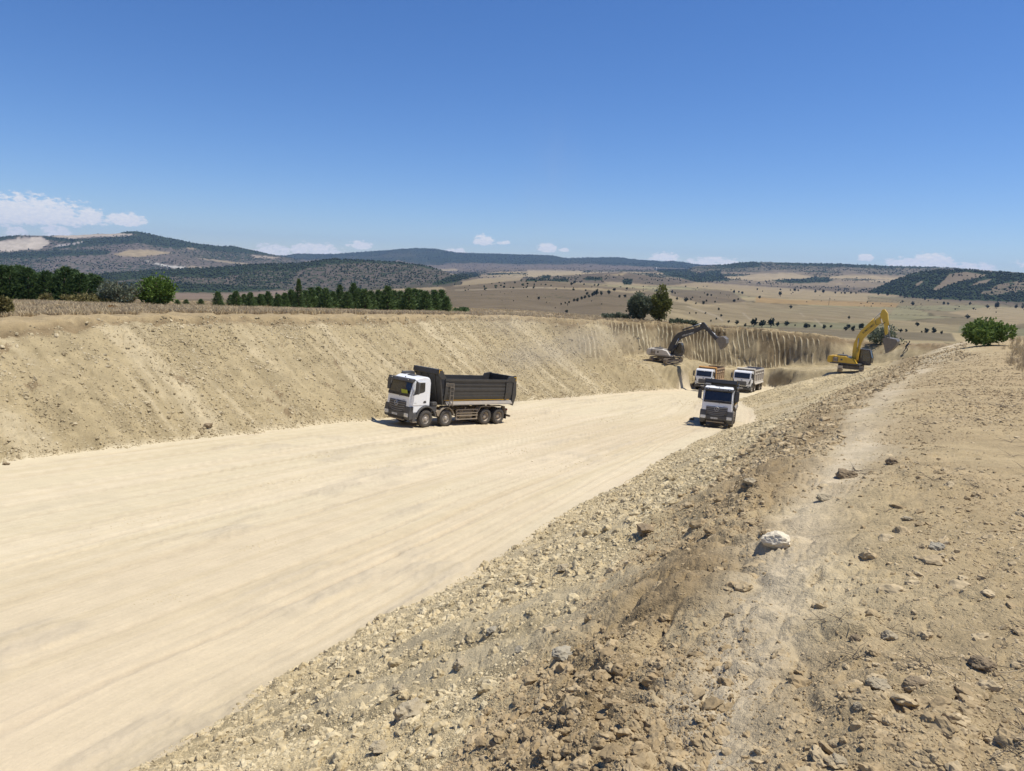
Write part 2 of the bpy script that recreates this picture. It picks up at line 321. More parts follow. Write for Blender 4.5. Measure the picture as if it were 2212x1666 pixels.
def build_near():
    azc = np.linspace(rad(-41), rad(42), 940)
    az = np.concatenate([np.linspace(rad(-180), rad(-44), 40), azc, np.linspace(rad(45), rad(180), 40)])
    rf = np.unique(np.concatenate([np.geomspace(.7, 175, 1300), np.linspace(88, 124, 420)]))
    sub = np.unique(np.concatenate([np.arange(0, len(az), 4), [len(az) - 1]])); Rs = adaptive_rows(az[sub], rf, ground_base, 660, .07, 17)
    R = np.stack([np.interp(az, az[sub], Rs[:, k]) for k in range(Rs.shape[1])], 1)
    X = np.sin(az)[:, None] * R; Y = np.cos(az)[:, None] * R
    z, dF, dP, fz, pz, zA, zB = ground_base(X, Y, True)
    eps = .12
    gx = (ground_base(X + eps, Y) - z) / eps; gy = (ground_base(X, Y + eps) - z) / eps
    slope = np.hypot(gx, gy); gl = np.maximum(slope, 1e-3)
    onfloor = sstep(.25, -.15, dF); wall = sstep(1.15, 1.9, slope) * sstep(-2, .5, dP) * sstep(84, 92, Y + .0 * X)
    atop = sstep(-.35, .15, z - pz + .0) * (1 - onfloor)                     # plateau
    right = X > (Y - 16) * .39 - 2.0                                        # right of the haul road axis
    right = (X - np.interp(Y, [0, 20, 45, 60, 76, 95, 120], [-10, -6, 4, 12, 20, 28, 45])) > 0
    far = sstep(84, 92, Y) * sstep(-8, 0, X - 12); right = right & ~((Y > 100) & (X < 68))
    px = np.maximum(R * (math.radians(70) / 1024), .6 * np.gradient(R, axis=1))
    # --- relief
    def oct_w(size): return np.clip((size - 1.4 * px) / (1.4 * px), 0, 1)
    clod = np.zeros_like(z)
    for sc, amp, s in ((1.1, .045, 1), (.45, .05, 2), (.2, .032, 3), (.09, .015, 4), (.042, .007, 5)):
        d1, d2, idv = worley(X / sc + .3 * fbm(X / sc, Y / sc, 70 + s, 1), Y / sc, s)
        b = np.clip(1 - (d1 / .66) ** 2, 0, 1) ** .8 * (.2 + idv) * sstep(.0, .22, d2 - d1) * sstep(.36, .55, vnoise(X / sc * .35, Y / sc * .35, 60 + s))
        clod += amp * b * oct_w(sc)
    rough = sum(a * fbm(X / q, Y / q, 40 + i, 2) * oct_w(q) for i, (q, a) in enumerate(((4, .10), (1.3, .055), (.5, .035), (.18, .02), (.07, .011))))
    lane = np.abs(dF)
    L_ = np.clip(dF, -60, 60)
    # trampled lighter lane along the crest on the right
    cy = np.interp(Y, [-10, 1.8, 2.6, 7, 9, 12, 19, 28, 42, 60, 76, 90], [-.2, .15, .75, 3.2, 4.35, 5.9, 9.9, 15.2, 24.2, 35.6, 46.5, 56])
    lw = np.interp(Y, [0, 10, 60, 90], [.30, .62, 1.7, 2.3])
    lane_d = (X - cy) / (.72 * lw) + .8 * fbm(X * .5, Y * .5, 77, 3)
    trail = np.exp(-lane_d ** 2) * (vnoise(X * .35, Y * .35, 12) * .9 + .35) * (Y > -3)
    # sliding fans on the slopes: streaks down the fall line
    th = np.arctan2(gy, gx)
    along = np.where(right, X * .42 + Y * .9, X * .45 + Y * .89)            # coordinate along the banks
    fan = fbm(along * .55 + .12 * dF, dF * .12, 21, 4)
    fan2 = fbm(along * 1.5 + .2 * dF, dF * .2, 22, 3)
    bankw = (1 - onfloor) * (1 - atop) * (1 - wall)
    z_new = z + bankw * (rough * np.where(right, 1.0, 2.3) + clod * np.where(right, 1.0, 2.4) * (.6 + .55 * sstep(-.25, .1, fan)) + .10 * fan + np.where(right, .05, .09) * fan2)
    z_new += atop * (1 - wall) * (rough * .35 + clod * .55 * (1 - .9 * np.clip(trail, 0, 1)) - .06 * np.clip(trail, 0, 1))
    # windrow of dark clods beside the trail
    ridge = np.exp(-((X - cy + 1.9 * lw + .5 * lw * fbm(X * .4, Y * .4, 430, 3)) / (1.15 * lw)) ** 2) * (Y > -4)
    z_new += np.where(right, ridge * (.9 * clod + .05 + .07 * fbm(X * 1.4, Y * 1.4, 31, 3)), 0)
    # floor: wheel ruts along the haul direction
    xr = np.interp(Y, [p[1] for p in FLOOR[:13]], [p[0] for p in FLOOR[:13]]); xl = np.interp(Y, [4, 18, 26.7, 30.1, 34.3, 39.5, 48, 67.5, 87.7, 103], [-30, -24, -19.8, -18.2, -16.1, -13.2, -8.4, .7, 13, 25.6])
    v = (X - xl) / np.maximum(xr - xl, 3) * 14.0; u = Y * 1.1 + X * .4
    vv = v + .35 * fbm(u * .05, v * .3, 90, 2)
    ruts = np.zeros_like(z)
    rr = np.random.default_rng(3)
    for k in range(46):
        c = rr.uniform(.6, 13.2); a = rr.uniform(.008, .022); wd = rr.uniform(.05, .11); u0 = rr.uniform(0, 95); ul = rr.uniform(12, 45); bend = rr.uniform(-.02, .02)
        cc = c + bend * (u - u0); m = sstep(ul, ul * .6, np.abs(u - u0))
        for off in (0, 1.15):
            q = (vv - cc - off) / wd; lug = 1 + .35 * np.sin(u * 9 + np.sign(q) * 1.3) * oct_w(.35)
            ruts += m * a * (-np.exp(-q * q) * lug + .8 * np.exp(-((np.abs(q) - 1.5) / .45) ** 2) * (.5 + vnoise(u * 1.5, v * 2, k)))
    for k in range(9):                                       # turning marks where trucks swing towards the ramp
        x0_, y0_, R0_ = rr.uniform(-18, -2), rr.uniform(60, 84), rr.uniform(24, 40); dd = np.hypot(X - x0_, Y - y0_) - R0_; m = sstep(.35, .1, np.abs(np.arctan2(Y - y0_, X - x0_) + rr.uniform(.2, 1.0)))
        for off in (0, 2.0): ruts += m * .018 * -np.exp(-((dd - off) / .12) ** 2)
    loose = sstep(.58, .8, vnoise(u * .12, v * 1.1, 55)) * sstep(.45, .7, vnoise(u * .6, v * 2.2, 56))
    z_new += onfloor * (ruts + .012 * fbm(u * .5, v * .9, 57, 3) + loose * (.05 + .05 * fbm(X * 3, Y * 3, 58, 3)) + .03 * fbm(X * .12, Y * .12, 59, 2))
    edge = np.exp(-((dF - .2) / .5) ** 2); z_new += edge * (.06 + .08 * np.abs(fbm(X * 1.2, Y * 1.2, 61, 3)) + .6 * clod)
    # far cut wall: bucket-tooth grooves
    wc = X * .97 + .3 * Y * np.where(X > 52, -1.0, .35)
    patch = fbm(X * .12, z * .5, 81, 3)
    groove = np.abs(np.sin(wc * 4.1 + 2.2 * fbm(wc * .2, z * .7, 82, 2) + z * .5 * np.sign(patch)))
    gsh = wall * (-.38 * (groove ** .6 - .6) * sstep(-.45, .1, patch + .1) + .30 * fbm(X * .22, z * .6, 83, 3) + .16 * fbm(X * .9, z * 1.4, 84, 3) - .30 * sstep(-.9, -.2, z - pz) * (vnoise(X * .8, Y * .8, 85)))
    nx = gx / gl; ny = gy / gl
    Xn = X + nx * gsh; Yn = Y + ny * gsh
    benchw = far * (1 - wall) * (1 - onfloor) * (1 - atop)
    z_new += benchw * (.12 * fbm(X * .5, Y * .5, 86, 3) + clod * .5)
    # keep the ground flat where machines stand
    for cx_, cy_, rr_ in ((22.9, 105.0, 2.6), (44.9, 93.6, 2.9)):
        w_ = sstep(rr_ + 1.4, rr_, np.hypot(X - cx_, Y - cy_)); z_new = z_new * (1 - w_) + bench(X, Y) * w_
    z_new -= np.where(right, 0, .40 * sstep(-.03, -.10, z - pz + .05 * fbm(X * 2, Y * 2, 450, 2)) * sstep(-.75, -.15, z - pz) * (1 - onfloor) * (.2 + 1.2 * vnoise(X * 1.3, Y * 1.3, 451)))
    rimrag = sstep(.5, .1, np.abs(z - pz)) * (1 - onfloor)
    z_new += np.where(right, 0, rimrag * (.22 * fbm(X * 1.1, Y * 1.1, 87, 3) + .9 * clod))
    # --- colours (dry albedo)
    def C(r, g, b): return np.array([r, g, b])
    c_floor = C(.555, .475, .322); c_floor2 = C(.52, .42, .285); c_bank = C(.388, .312, .180); c_bankl = C(.48, .40, .255); c_top = C(.36, .275, .16); c_trail = C(.55, .46, .31); c_plat = C(.395, .303, .170)
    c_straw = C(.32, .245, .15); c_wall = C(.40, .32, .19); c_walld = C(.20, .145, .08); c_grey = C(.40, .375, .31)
    col = np.ones(z.shape + (3,)) * c_bank * (1 + .34 * np.asarray(right, float) * (1 - atop))[..., None]
    def mixin(c, w): 
        nonlocal col
        w = np.clip(w, 0, 1)[..., None]; col = col * (1 - w) + c * w
    mixin(c_bankl, .75 * sstep(.05, .45, fan) * bankw)
    mixin(c_bank * .82, .7 * sstep(.0, .5, -fan2 + .3 * fbm(X * 2, Y * 2, 24, 2)) * bankw)
    mixin(c_top, np.where(right, sstep(-1.5, -.3, z - pz) * (.75 * sstep(-.25, .35, fbm(X * .45, Y * .45, 27, 4) + .15)), 0) * (1 - onfloor))
    mixin(c_plat, atop)
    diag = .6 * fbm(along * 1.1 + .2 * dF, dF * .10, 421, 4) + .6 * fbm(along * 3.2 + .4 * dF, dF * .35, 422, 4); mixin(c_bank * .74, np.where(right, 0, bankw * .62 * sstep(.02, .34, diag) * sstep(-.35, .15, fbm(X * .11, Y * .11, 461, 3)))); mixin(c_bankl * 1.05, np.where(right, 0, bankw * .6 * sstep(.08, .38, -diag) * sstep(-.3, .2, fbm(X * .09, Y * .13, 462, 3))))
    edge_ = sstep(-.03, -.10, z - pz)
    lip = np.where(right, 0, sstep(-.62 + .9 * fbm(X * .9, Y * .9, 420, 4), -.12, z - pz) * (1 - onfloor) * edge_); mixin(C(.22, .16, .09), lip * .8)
    mixin(c_top * 1.05, atop * .55 * sstep(0, .4, fbm(X * .5, Y * .5, 28, 4)) * right)
    mixin(C(.27, .198, .108), np.where(right, .9 * ridge * (1 - onfloor) * sstep(-.5, .1, fbm(X * .8, Y * .8, 431, 4)), 0))
    mixin(C(.54, .45, .305), np.where(right, .95 * np.clip(trail * 1.1, 0, 1) * (.7 + .4 * vnoise(X * 3, Y * 3, 29)), 0))
    rimd = np.where(right, 0, -(z - pz)); rd = poly_dist(X, Y, FLOOR); flat_ = atop
    flat_ = atop * sstep(-.09, -.05, z - pz); mixin(c_plat * .78, np.where(right, 0, flat_))
    mixin(c_plat * 1.0, np.where(right, 0, flat_ * sstep(.35, .6, vnoise(along * .25, rd * .9, 440)) * sstep(14.0, 12.0, rd + .6 * fbm(X * .3, Y * .3, 401, 3)) * .8 * (Y < 95)))
    mixin(c_straw, np.where(right, atop, flat_) * np.where(right, sstep(5.0, 8.0, X - cy - .05 * Y), sstep(12.5, 14.5, rd)) * .9)
    mixin(c_wall, wall)
    mixin(c_walld, wall * (.75 * sstep(.08, .3, fbm(X * .16, z * .35, 95, 4) - .02) ))
    mixin(c_walld, wall * sstep(-1.3, -.4, z - pz + .3 * fbm(X * .5, Y * .5, 410, 3)) * .95)
    mixin(c_walld, far * edge_ * (dP > -.3) * sstep(-1.5, -.5, z - pz + .4 * fbm(X * .5, Y * .5, 410, 3)) * (X > 14) * (X < 66))
    mixin(c_walld * .85, wall * .8 * sstep(22.5, 25, X) * sstep(37, 33, X) * sstep(-.5, .1, fbm(X * .3, z * .5, 411, 3) + .15))  # recess behind the white excavator: dark damp soil, with its shade painted into the colour
    mixin(c_floor, onfloor)
    tonal = fbm(u * .035, v * .28, 96, 4); mixin(c_floor2, onfloor * .45 * sstep(-.05, .4, tonal))
    mixin(C(.43, .34, .225), onfloor * .34 * sstep(.003, .018, -ruts)); mixin(C(.62, .525, .37), onfloor * .45 * sstep(.1, .5, fbm(u * .05, v * .8, 97, 4)))
    mixin(C(.44, .375, .27), onfloor * .5 * loose); mixin(c_bank * 1.15, onfloor * .22 * sstep(.1, .4, fbm(u * .03, v * 3.4, 98, 3)))
    pink = onfloor * sstep(30, 8, Y) * .5; mixin(C(.565, .462, .325), pink * sstep(-.3, .3, fbm(u * .06, v * .4, 99, 3)))
    rag = dF + .25 * fbm(X * 2.5, Y * 2.5, 100, 3)
    V = np.stack([Xn, Yn, z_new], -1)
    na, nr = z.shape
    ii, jj = np.meshgrid(np.arange(na - 1), np.arange(nr - 1), indexing='ij'); a0 = ii * nr + jj
    F = np.stack([a0, a0 + nr, a0 + nr + 1, a0 + 1], -1).reshape(-1, 4)
    def fc(A): return (A[:-1, :-1] + A[1:, 1:]) .ravel() * .5
    r_f = np.asarray(right, float); fof = fc(onfloor); fwall = fc(np.maximum(wall, benchw)); ftop = fc(atop); fr = fc(r_f); ffar = fc(far)
    cls = np.where(fof > .5, 0, np.where(ftop > .5, np.where(fr > .5, 4, 3), np.where((ffar > .5), 1, np.where(fr > .5, 4, 2))))
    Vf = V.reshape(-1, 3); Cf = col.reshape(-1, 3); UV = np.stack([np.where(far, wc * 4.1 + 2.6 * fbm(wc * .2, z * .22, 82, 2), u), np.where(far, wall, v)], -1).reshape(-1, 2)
    names = ['haul_road', 'excavated_wall', 'cut_slope', 'plateau', 'embankment']
    mats = [M_FLOOR, M_WALL, M_BANK, M_PLAT, M_BANK]
    labs = ['pale packed dust floor of the pit with wheel ruts', 'clawed earth wall and bench at the far end of the pit', 'long stony earth slope behind the black and white tipper truck', 'dry grassy flat ground above the left slope', 'rough brown earth bank with clods in front']
    for k in range(5):
        f = F[cls == k]
        if not len(f): continue
        uq, inv = np.unique(f, return_inverse=True)
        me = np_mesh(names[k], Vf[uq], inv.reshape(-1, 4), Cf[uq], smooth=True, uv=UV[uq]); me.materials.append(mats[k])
        tag(link_mesh(names[k], me), labs[k], kind='structure')
    return None
build_near()

# ------------------------------------------------------------------ far valley and hills: real terrain out to 14 km
KN = []
def knot(r, pts=None, z=None):
    if z is not None: KN.append((r, None, z))
    else: KN.append((r, rays_aztan(pts), None))
knot(128, z=-16.0); knot(300, z=-34.0)
knot(600, [(-300, 676), (0, 672), (500, 672), (900, 672), (1000, 676), (1200, 696), (1400, 712), (1600, 727), (1800, 738), (2000, 748), (2212, 764), (2500, 775)])
knot(900, [(-300, 648), (0, 650), (500, 650), (960, 660), (1100, 658), (1210, 668), (1300, 656), (1360, 661), (1500, 690), (1600, 700), (1700, 706), (2000, 722), (2212, 742), (2500, 752)])
knot(1400, [(-300, 636), (0, 640), (500, 642), (960, 634), (1060, 630), (1180, 629), (1300, 633), (1400, 641), (1540, 652), (1700, 670), (1900, 688), (2212, 708), (2500, 718)])
knot(2100, [(-300, 630), (0, 634), (500, 634), (700, 634), (960, 621), (1040, 612), (1100, 611), (1180, 606), (1300, 618), (1450, 630), (1650, 644), (1850, 656), (2212, 680), (2500, 688)])
knot(3000, [(-300, 622), (0, 626), (400, 624), (700, 627), (930, 614), (1000, 606), (1140, 606), (1300, 612), (1500, 618), (1700, 630), (1876, 635), (1969, 645), (2089, 652), (2212, 662), (2500, 672)])
knot(3900, [(-300, 600), (-100, 602), (188, 599), (226, 590.5), (341, 583), (441, 579), (529, 573), (588, 569), (650, 569), (683, 564), (719, 559.5), (777, 562), (866, 567), (924, 575), (963, 587), (990, 597), (1040, 601), (1140, 600), (1230, 594), (1300, 590), (1342, 588), (1400, 596), (1455, 604), (1500, 609), (1700, 624), (1860, 629), (1890, 624), (1933, 605.6), (1969, 591.7), (2017, 584), (2089, 582), (2137, 587.6), (2212, 591), (2500, 600)])
knot(4600, [(-300, 630), (0, 640), (650, 612), (960, 606), (1000, 598), (1140, 598), (1300, 602), (1420, 600), (1500, 606), (1700, 618), (1900, 622), (2212, 630), (2500, 640)])
knot(5600, [(-300, 596), (0, 594), (300, 592), (560, 590), (700, 598), (960, 594), (1140, 590), (1300, 589), (1500, 596), (1700, 600), (1850, 602), (2212, 625), (2500, 640)])
knot(6300, [(-300, 545), (0, 552), (150, 548), (300, 545), (450, 560), (560, 575), (700, 590), (960, 590), (1140, 586), (1300, 586), (1480, 586), (1600, 585), (1800, 586), (2000, 592), (2212, 612), (2500, 630)])
knot(7300, [(-300, 518), (-100, 514), (0, 512.6), (35, 508.8), (97, 509.7), (147, 508.2), (220, 505), (253, 503.8), (273, 500), (291, 498.8), (305, 501), (318, 503.8), (347, 510), (397, 520), (453, 531), (506, 532), (544, 540.5), (588, 549.4), (626, 557), (700, 582), (900, 586), (1140, 585), (1300, 585), (1480, 583), (1505, 575), (1530, 573.4), (1565, 572), (1600, 567.5), (1621, 566), (1662, 566.4), (1727, 568.8), (1789, 570), (1825, 571), (1921, 574.9), (2017, 577), (2053, 578.7), (2137, 585), (2212, 590), (2500, 606)])
knot(8800, [(-300, 560), (300, 560), (640, 575), (900, 580), (1300, 580), (1500, 583), (1800, 600), (2212, 620), (2500, 630)])
knot(10500, [(-300, 560), (500, 560), (640, 560), (720, 560), (900, 562), (1150, 568), (1262, 566), (1400, 572), (1500, 580), (1800, 600), (2212, 620), (2500, 630)])
knot(12500, [(-300, 548), (400, 553), (544, 555), (600, 553), (627, 553), (654, 549.5), (730, 548.5), (792, 543.8), (836, 540.8), (870, 538), (901, 536), (939, 538), (983, 545.8), (1072, 548), (1130, 550), (1193, 552.2), (1227, 558.5), (1262, 557), (1333, 556.4), (1383, 562), (1433, 565), (1450, 564), (1485, 567.3), (1500, 571), (1560, 574), (2212, 605), (2500, 616)])
knot(14000, [(-300, 580), (2500, 640)])
HF = [(x, y) for x, y in ()]
KR = np.array([k[0] for k in KN], float)
def far_z(az, r):
    az = np.asarray(az, float); r = np.asarray(r, float)
    Z = []
    for k in KN:
        if k[1] is None: Z.append(np.full(az.shape, k[2]))
        else: Z.append(k[0] * np.interp(az, k[1][0], k[1][1]))
    i = np.clip(np.searchsorted(KR, r) - 1, 0, len(KR) - 2)
    Z = np.stack(Z); t = np.clip((r - KR[i]) / (KR[i + 1] - KR[i]), 0, 1)
    z0 = np.take_along_axis(Z, i[None], 0)[0]; z1 = np.take_along_axis(Z, (i + 1)[None], 0)[0]
    ts = t * t * (3 - 2 * t); tt = .45 * t + .55 * ts
    z = z0 + (z1 - z0) * tt
    x = np.sin(az) * r; y = np.cos(az) * r
    am = np.sin(PI * t)                                  # no relief on the ridge lines themselves
    hilly = sstep(2600, 4200, r)
    g = ridged(x / 620, y / 900, 300, 5, .55) - .5
    lefty = sstep(.02, -.12, az)
    z += am * (.004 * r * (.35 + 1.3 * lefty) * hilly + .0012 * r) * g * 1.5
    z += .0006 * r * fbm(x / 90, y / 90, 303, 3) * hilly
    return z
def far_hit(px, py, r0=350):
    v = ray(px, py); a = math.atan2(v[0], v[1]); te = v[2] / math.hypot(v[0], v[1]); t = np.geomspace(r0, 13500, 4000)
    z = far_z(np.full(t.shape, a), t); ok = z / t >= te
    i = int(np.argmax(ok)) if ok.any() else len(t) - 1
    return Vector((math.sin(a) * t[i], math.cos(a) * t[i], z[i]))
def Z5(*p): return [(u * .2941, 422.9 + v * .2941) for u, v in p]
def Z6(*p): return [(542.2 + u * .2941, 487.9 + v * .2941) for u, v in p]
def Z7(*p): return [(1138.5 + u * .2941, 487.9 + v * .2941) for u, v in p]
def Z8(*p): return [(1680.7 + u * .2402, 487.9 + v * .2402) for u, v in p]
def M_far():
    m, nt, b = new_mat('far_land'); N, L = nt.nodes, nt.links
    b.inputs['Roughness'].default_value = 1; b.inputs['Specular IOR Level'].default_value = 0
    at = N.new('ShaderNodeVertexColor'); at.layer_name = 'col'; sc = N.new('ShaderNodeAttribute'); sc.attribute_name = 'scrub'
    geo = N.new('ShaderNodeNewGeometry'); sp = N.new('ShaderNodeSeparateXYZ'); L.new(geo.outputs['Position'], sp.inputs[0])
    cv = N.new('ShaderNodeCombineXYZ'); L.new(sp.outputs[0], cv.inputs[0]); L.new(sp.outputs[1], cv.inputs[1])
    def dots(scale, lo, hi):
        nz = N.new('ShaderNodeTexNoise'); nz.noise_dimensions = '2D'; nz.inputs['Scale'].default_value = scale; nz.inputs['Detail'].default_value = 4; nz.inputs['Roughness'].default_value = .75; L.new(cv.outputs[0], nz.inputs['Vector'])
        ad = N.new('ShaderNodeMath'); ad.operation = 'ADD'; L.new(nz.outputs[0], ad.inputs[0])
        s2 = N.new('ShaderNodeMath'); s2.operation = 'MULTIPLY_ADD'; L.new(sc.outputs['Fac'], s2.inputs[0]); s2.inputs[1].default_value = .75; s2.inputs[2].default_value = -.30
        L.new(s2.outputs[0], ad.inputs[1])
        mr = N.new('ShaderNodeMapRange'); L.new(ad.outputs[0], mr.inputs[0]); mr.inputs[1].default_value = lo; mr.inputs[2].default_value = hi; return mr.outputs[0]
    d = dots(1 / 30.0, .47, .58)
    cl = N.new('ShaderNodeTexNoise'); cl.noise_dimensions = '2D'; cl.inputs['Scale'].default_value = 1 / 60.0; cl.inputs['Detail'].default_value = 8; cl.inputs['Roughness'].default_value = .7; L.new(cv.outputs[0], cl.inputs['Vector'])
    r1 = N.new('ShaderNodeMapRange'); L.new(cl.outputs[0], r1.inputs[0]); r1.inputs[1].default_value = .3; r1.inputs[2].default_value = .7; r1.inputs[3].default_value = .82; r1.inputs[4].default_value = 1.18
    vm = N.new('ShaderNodeVectorMath'); vm.operation = 'SCALE'; L.new(at.outputs[0], vm.inputs[0]); L.new(r1.outputs[0], vm.inputs['Scale'])
    mx = N.new('ShaderNodeMix'); mx.data_type = 'RGBA'; L.new(d, mx.inputs[0]); L.new(vm.outputs[0], mx.inputs[6]); mx.inputs[7].default_value = (.030, .044, .022, 1)
    L.new(mx.outputs[2], b.inputs['Base Color'])
    return m
FAR = {}
def build_far():
    az = np.concatenate([np.linspace(rad(-75), rad(-42), 60), np.linspace(rad(-41.5), rad(42), 980), np.linspace(rad(42.5), rad(75), 60)])
    rf = np.geomspace(128, 14000, 1600)
    def zf(X, Y): return far_z(np.arctan2(X, Y), np.hypot(X, Y))
    R = adaptive_rows(az, rf, zf, 250, .004)
    A = np.repeat(az[:, None], R.shape[1], 1); z = far_z(A, R); X = np.sin(A) * R; Y = np.cos(A) * R
    u, v = to_img(X, Y, z)
    C = lambda *c: np.array(c, float)
    taupe = C(.205, .163, .122); tan = C(.40, .315, .20); grass = C(.275, .222, .145); lav = C(.20, .162, .135)
    col = np.ones(z.shape + (3,)) * taupe; scrub = np.zeros_like(z) + .28
    def mixin(c, w):
        nonlocal col
        w = np.clip(w, 0, 1)[..., None]; col = col * (1 - w) + c * w
    def pm(poly, soft=1.5, jag=2.0, rlo=0, rhi=1e9):
        d = poly_dist(u + jag * fbm(u * .12, v * .3, 7, 3), v + jag * .5 * fbm(u * .15, v * .3, 8, 3), poly)
        return sstep(soft, -soft, d) * (R >= rlo) * (R <= rhi)
    # patchwork of fields on the plain and plateaus
    ang = .5; fx = (X * math.cos(ang) + Y * math.sin(ang)); fy = (-X * math.sin(ang) + Y * math.cos(ang))
    d1, d2, idv = worley(fx / 420 + .25 * fbm(fx / 500, fy / 500, 3, 2), fy / 190, 5)
    plain = sstep(-.02, .12, A) * sstep(3100, 2700, R) * sstep(500, 650, R)
    plain = np.maximum(plain, sstep(rad(2), rad(8), A) * sstep(2900, 2500, R) * sstep(950, 1150, R))
    ol = (np.modf(idv * 7.31)[0] > .55) * .06; ftint = np.stack([.25 + .24 * idv - ol, .205 + .185 * idv - .3 * ol, .135 + .10 * idv - .2 * ol], -1)
    pl3 = plain[..., None]; col = col * (1 - pl3) + ftint * pl3; scrub = scrub * (1 - plain) + plain * .03
    hedge = sstep(.045, .015, d2 - d1) * plain * (vnoise(fx / 60, fy / 60, 4) > .25); mixin(C(.13, .11, .07), hedge * .8)
    # mid-valley hillsides
    nearhill = sstep(2300, 1900, R) * sstep(rad(15), rad(8), A) * (R > 400); mixin(C(.235, .185, .13), nearhill); scrub = np.where(nearhill > .5, .20 + .12 * fbm(X / 200, Y / 200, 9, 3), scrub)
    plat = sstep(4300, 4800, R) * sstep(6200, 5800, R) * sstep(-.08, 0, A); mixin(C(.30, .235, .16), plat); scrub = np.where(plat > .5, .42 + .4 * fbm(X / 350, Y / 350, 10, 3), scrub)
    d1b, d2b, idb = worley(X / 520, Y / 300, 15); mixin(C(.46, .36, .22), plat * (idb > .62) * .8); scrub = scrub - .3 * plat * (idb > .62)
    back = sstep(5900, 6400, R) * sstep(7400, 7200, R) * sstep(.03, .1, A); mixin(C(.28, .225, .165), back); scrub = np.where(back > .5, .46 + .25 * fbm(X / 300, Y / 300, 11, 3), scrub)
    # named regions
    for P in (Z7((1050, 440), (1250, 415), (1500, 430), (2212, 480), (2500, 500), (2500, 560), (1700, 520), (1400, 470)), Z7((1040, 505), (1300, 575), (1600, 560), (1650, 640), (1240, 590), (1040, 540)),
              Z7((1450, 385), (1750, 350), (2100, 375), (2080, 400), (1700, 405)), Z7((0, 325), (410, 332), (390, 360), (0, 378)), Z7((550, 362), (740, 345), (700, 365)),
              Z7((555, 410), (640, 412), (900, 432), (860, 445), (600, 432)), Z7((0, 455), (500, 455), (760, 480), (900, 470), (820, 500), (600, 478)),
              Z8((0, 420), (140, 425), (320, 460), (0, 490)), Z8((380, 520), (560, 515), (580, 530)), Z8((720, 498), (1030, 485), (1000, 510)), Z8((0, 575), (500, 595), (1100, 620), (1080, 640), (0, 620)),
              Z8((1520, 780), (1900, 730), (2300, 740), (2300, 860), (2100, 900), (1800, 840)), Z6((1380, 320), (1500, 315), (1560, 350), (1480, 360)), Z6((1440, 425), (1700, 385), (2000, 372), (1980, 400), (1500, 445)),
              Z6((550, 460), (1400, 450), (1440, 470), (1000, 480))):
        w = pm(P, 1.5, 2); mixin(tan * 1.1, w * .85); scrub = scrub * (1 - w) + .02 * w
    w = pm(Z8((-200, 640), (100, 665), (700, 680), (1090, 695), (1060, 735), (600, 722), (0, 700), (-200, 690)), 1.5, 1); mixin(C(.43, .285, .14), w * .75); scrub = scrub * (1 - w)
    w = pm(Z8((-400, 690), (0, 705), (700, 740), (1050, 745), (960, 840), (600, 840), (0, 860), (-600, 880), (-900, 780)), 2, 1); mixin(C(.34, .27, .175), w * .8); scrub = scrub * (1 - w)
    w = pm(Z8((0, 905), (600, 935), (1560, 965), (1600, 1040), (0, 990)), 2, 1); mixin(C(.215, .18, .13), w * .85)
    w = pm(Z8((1020, 850), (1640, 890), (1620, 955), (1000, 945)), 1.5, 1); mixin(C(.37, .295, .185), w * .8)
    w = pm(Z7((1050, 465), (1500, 480), (1610, 560), (1300, 575), (1060, 510)), 2, 1); mixin(C(.215, .17, .125), w * .85)
    # right wooded hill
    H = Z8((815, 600), (930, 545), (1050, 490), (1200, 432), (1400, 392), (1700, 380), (2300, 400), (2300, 690), (1700, 665), (1300, 650), (1000, 615))
    w = pm(H, 1.2, 1.2, 2900, 4300); mixin(C(.045, .06, .032), w); scrub = scrub * (1 - w) + .9 * w
    for P in (Z8((1380, 582), (1500, 480), (1545, 430), (1700, 413), (1890, 443), (1750, 480), (1580, 520), (1420, 585)), Z8((1210, 545), (1280, 495), (1330, 490), (1240, 550)), Z8((1700, 550), (1800, 500), (1950, 470), (1860, 520)),
              Z8((1800, 610), (2000, 520), (2212, 480), (2300, 480), (2300, 610), (2100, 600), (1950, 630))):
        ww = pm(P, 1.0, 2, 2900, 4300); mixin(C(.27, .215, .155), ww); scrub = scrub * (1 - ww) + ww * (.14 if P[0][0] < 2110 else .36)
    # left middle wooded hill with bare ribs
    H = [(-300, 590), (188, 596), (226, 588), (341, 580), (441, 576), (529, 570), (650, 566), (719, 556), (777, 559), (866, 564), (924, 572), (965, 586), (1000, 610), (980, 640), (-300, 700)]
    w = pm(H, 1, 1, 2200, 4300); mixin(lav * .95, w); scrub = scrub * (1 - w) + .40 * w
    for P, dn in ((Z5((640, 600), (770, 570), (1160, 545), (1500, 530), (1800, 508), (2212, 496), (2400, 520), (2000, 530), (1600, 600), (1300, 590), (640, 640)), .85), (Z6((0, 285), (300, 285), (480, 256), (640, 240), (1100, 264), (1300, 293), (1440, 335), (1200, 288), (850, 266), (530, 280), (330, 330), (0, 320)), .95),
                  (Z5((-100, 640), (1290, 640), (2100, 680), (1800, 700), (1500, 720), (1290, 705), (-100, 700)), .85), (Z6((-100, 320), (340, 330), (300, 420), (-100, 470)), .5), (Z6((950, 370), (1190, 290), (1180, 320), (1060, 345)), .5)):
        ww = pm(P, 1.2, 2.5, 2200, 4300); mixin(C(.05, .062, .035), ww * (dn > .6)); scrub = scrub * (1 - ww) + ww * dn
    w = pm(Z5((1290, 715), (1600, 725), (2212, 690), (2212, 800), (1290, 800)), 1, 2, 1000, 3500); mixin(C(.30, .225, .175), w); scrub = scrub * (1 - w) + .1 * w
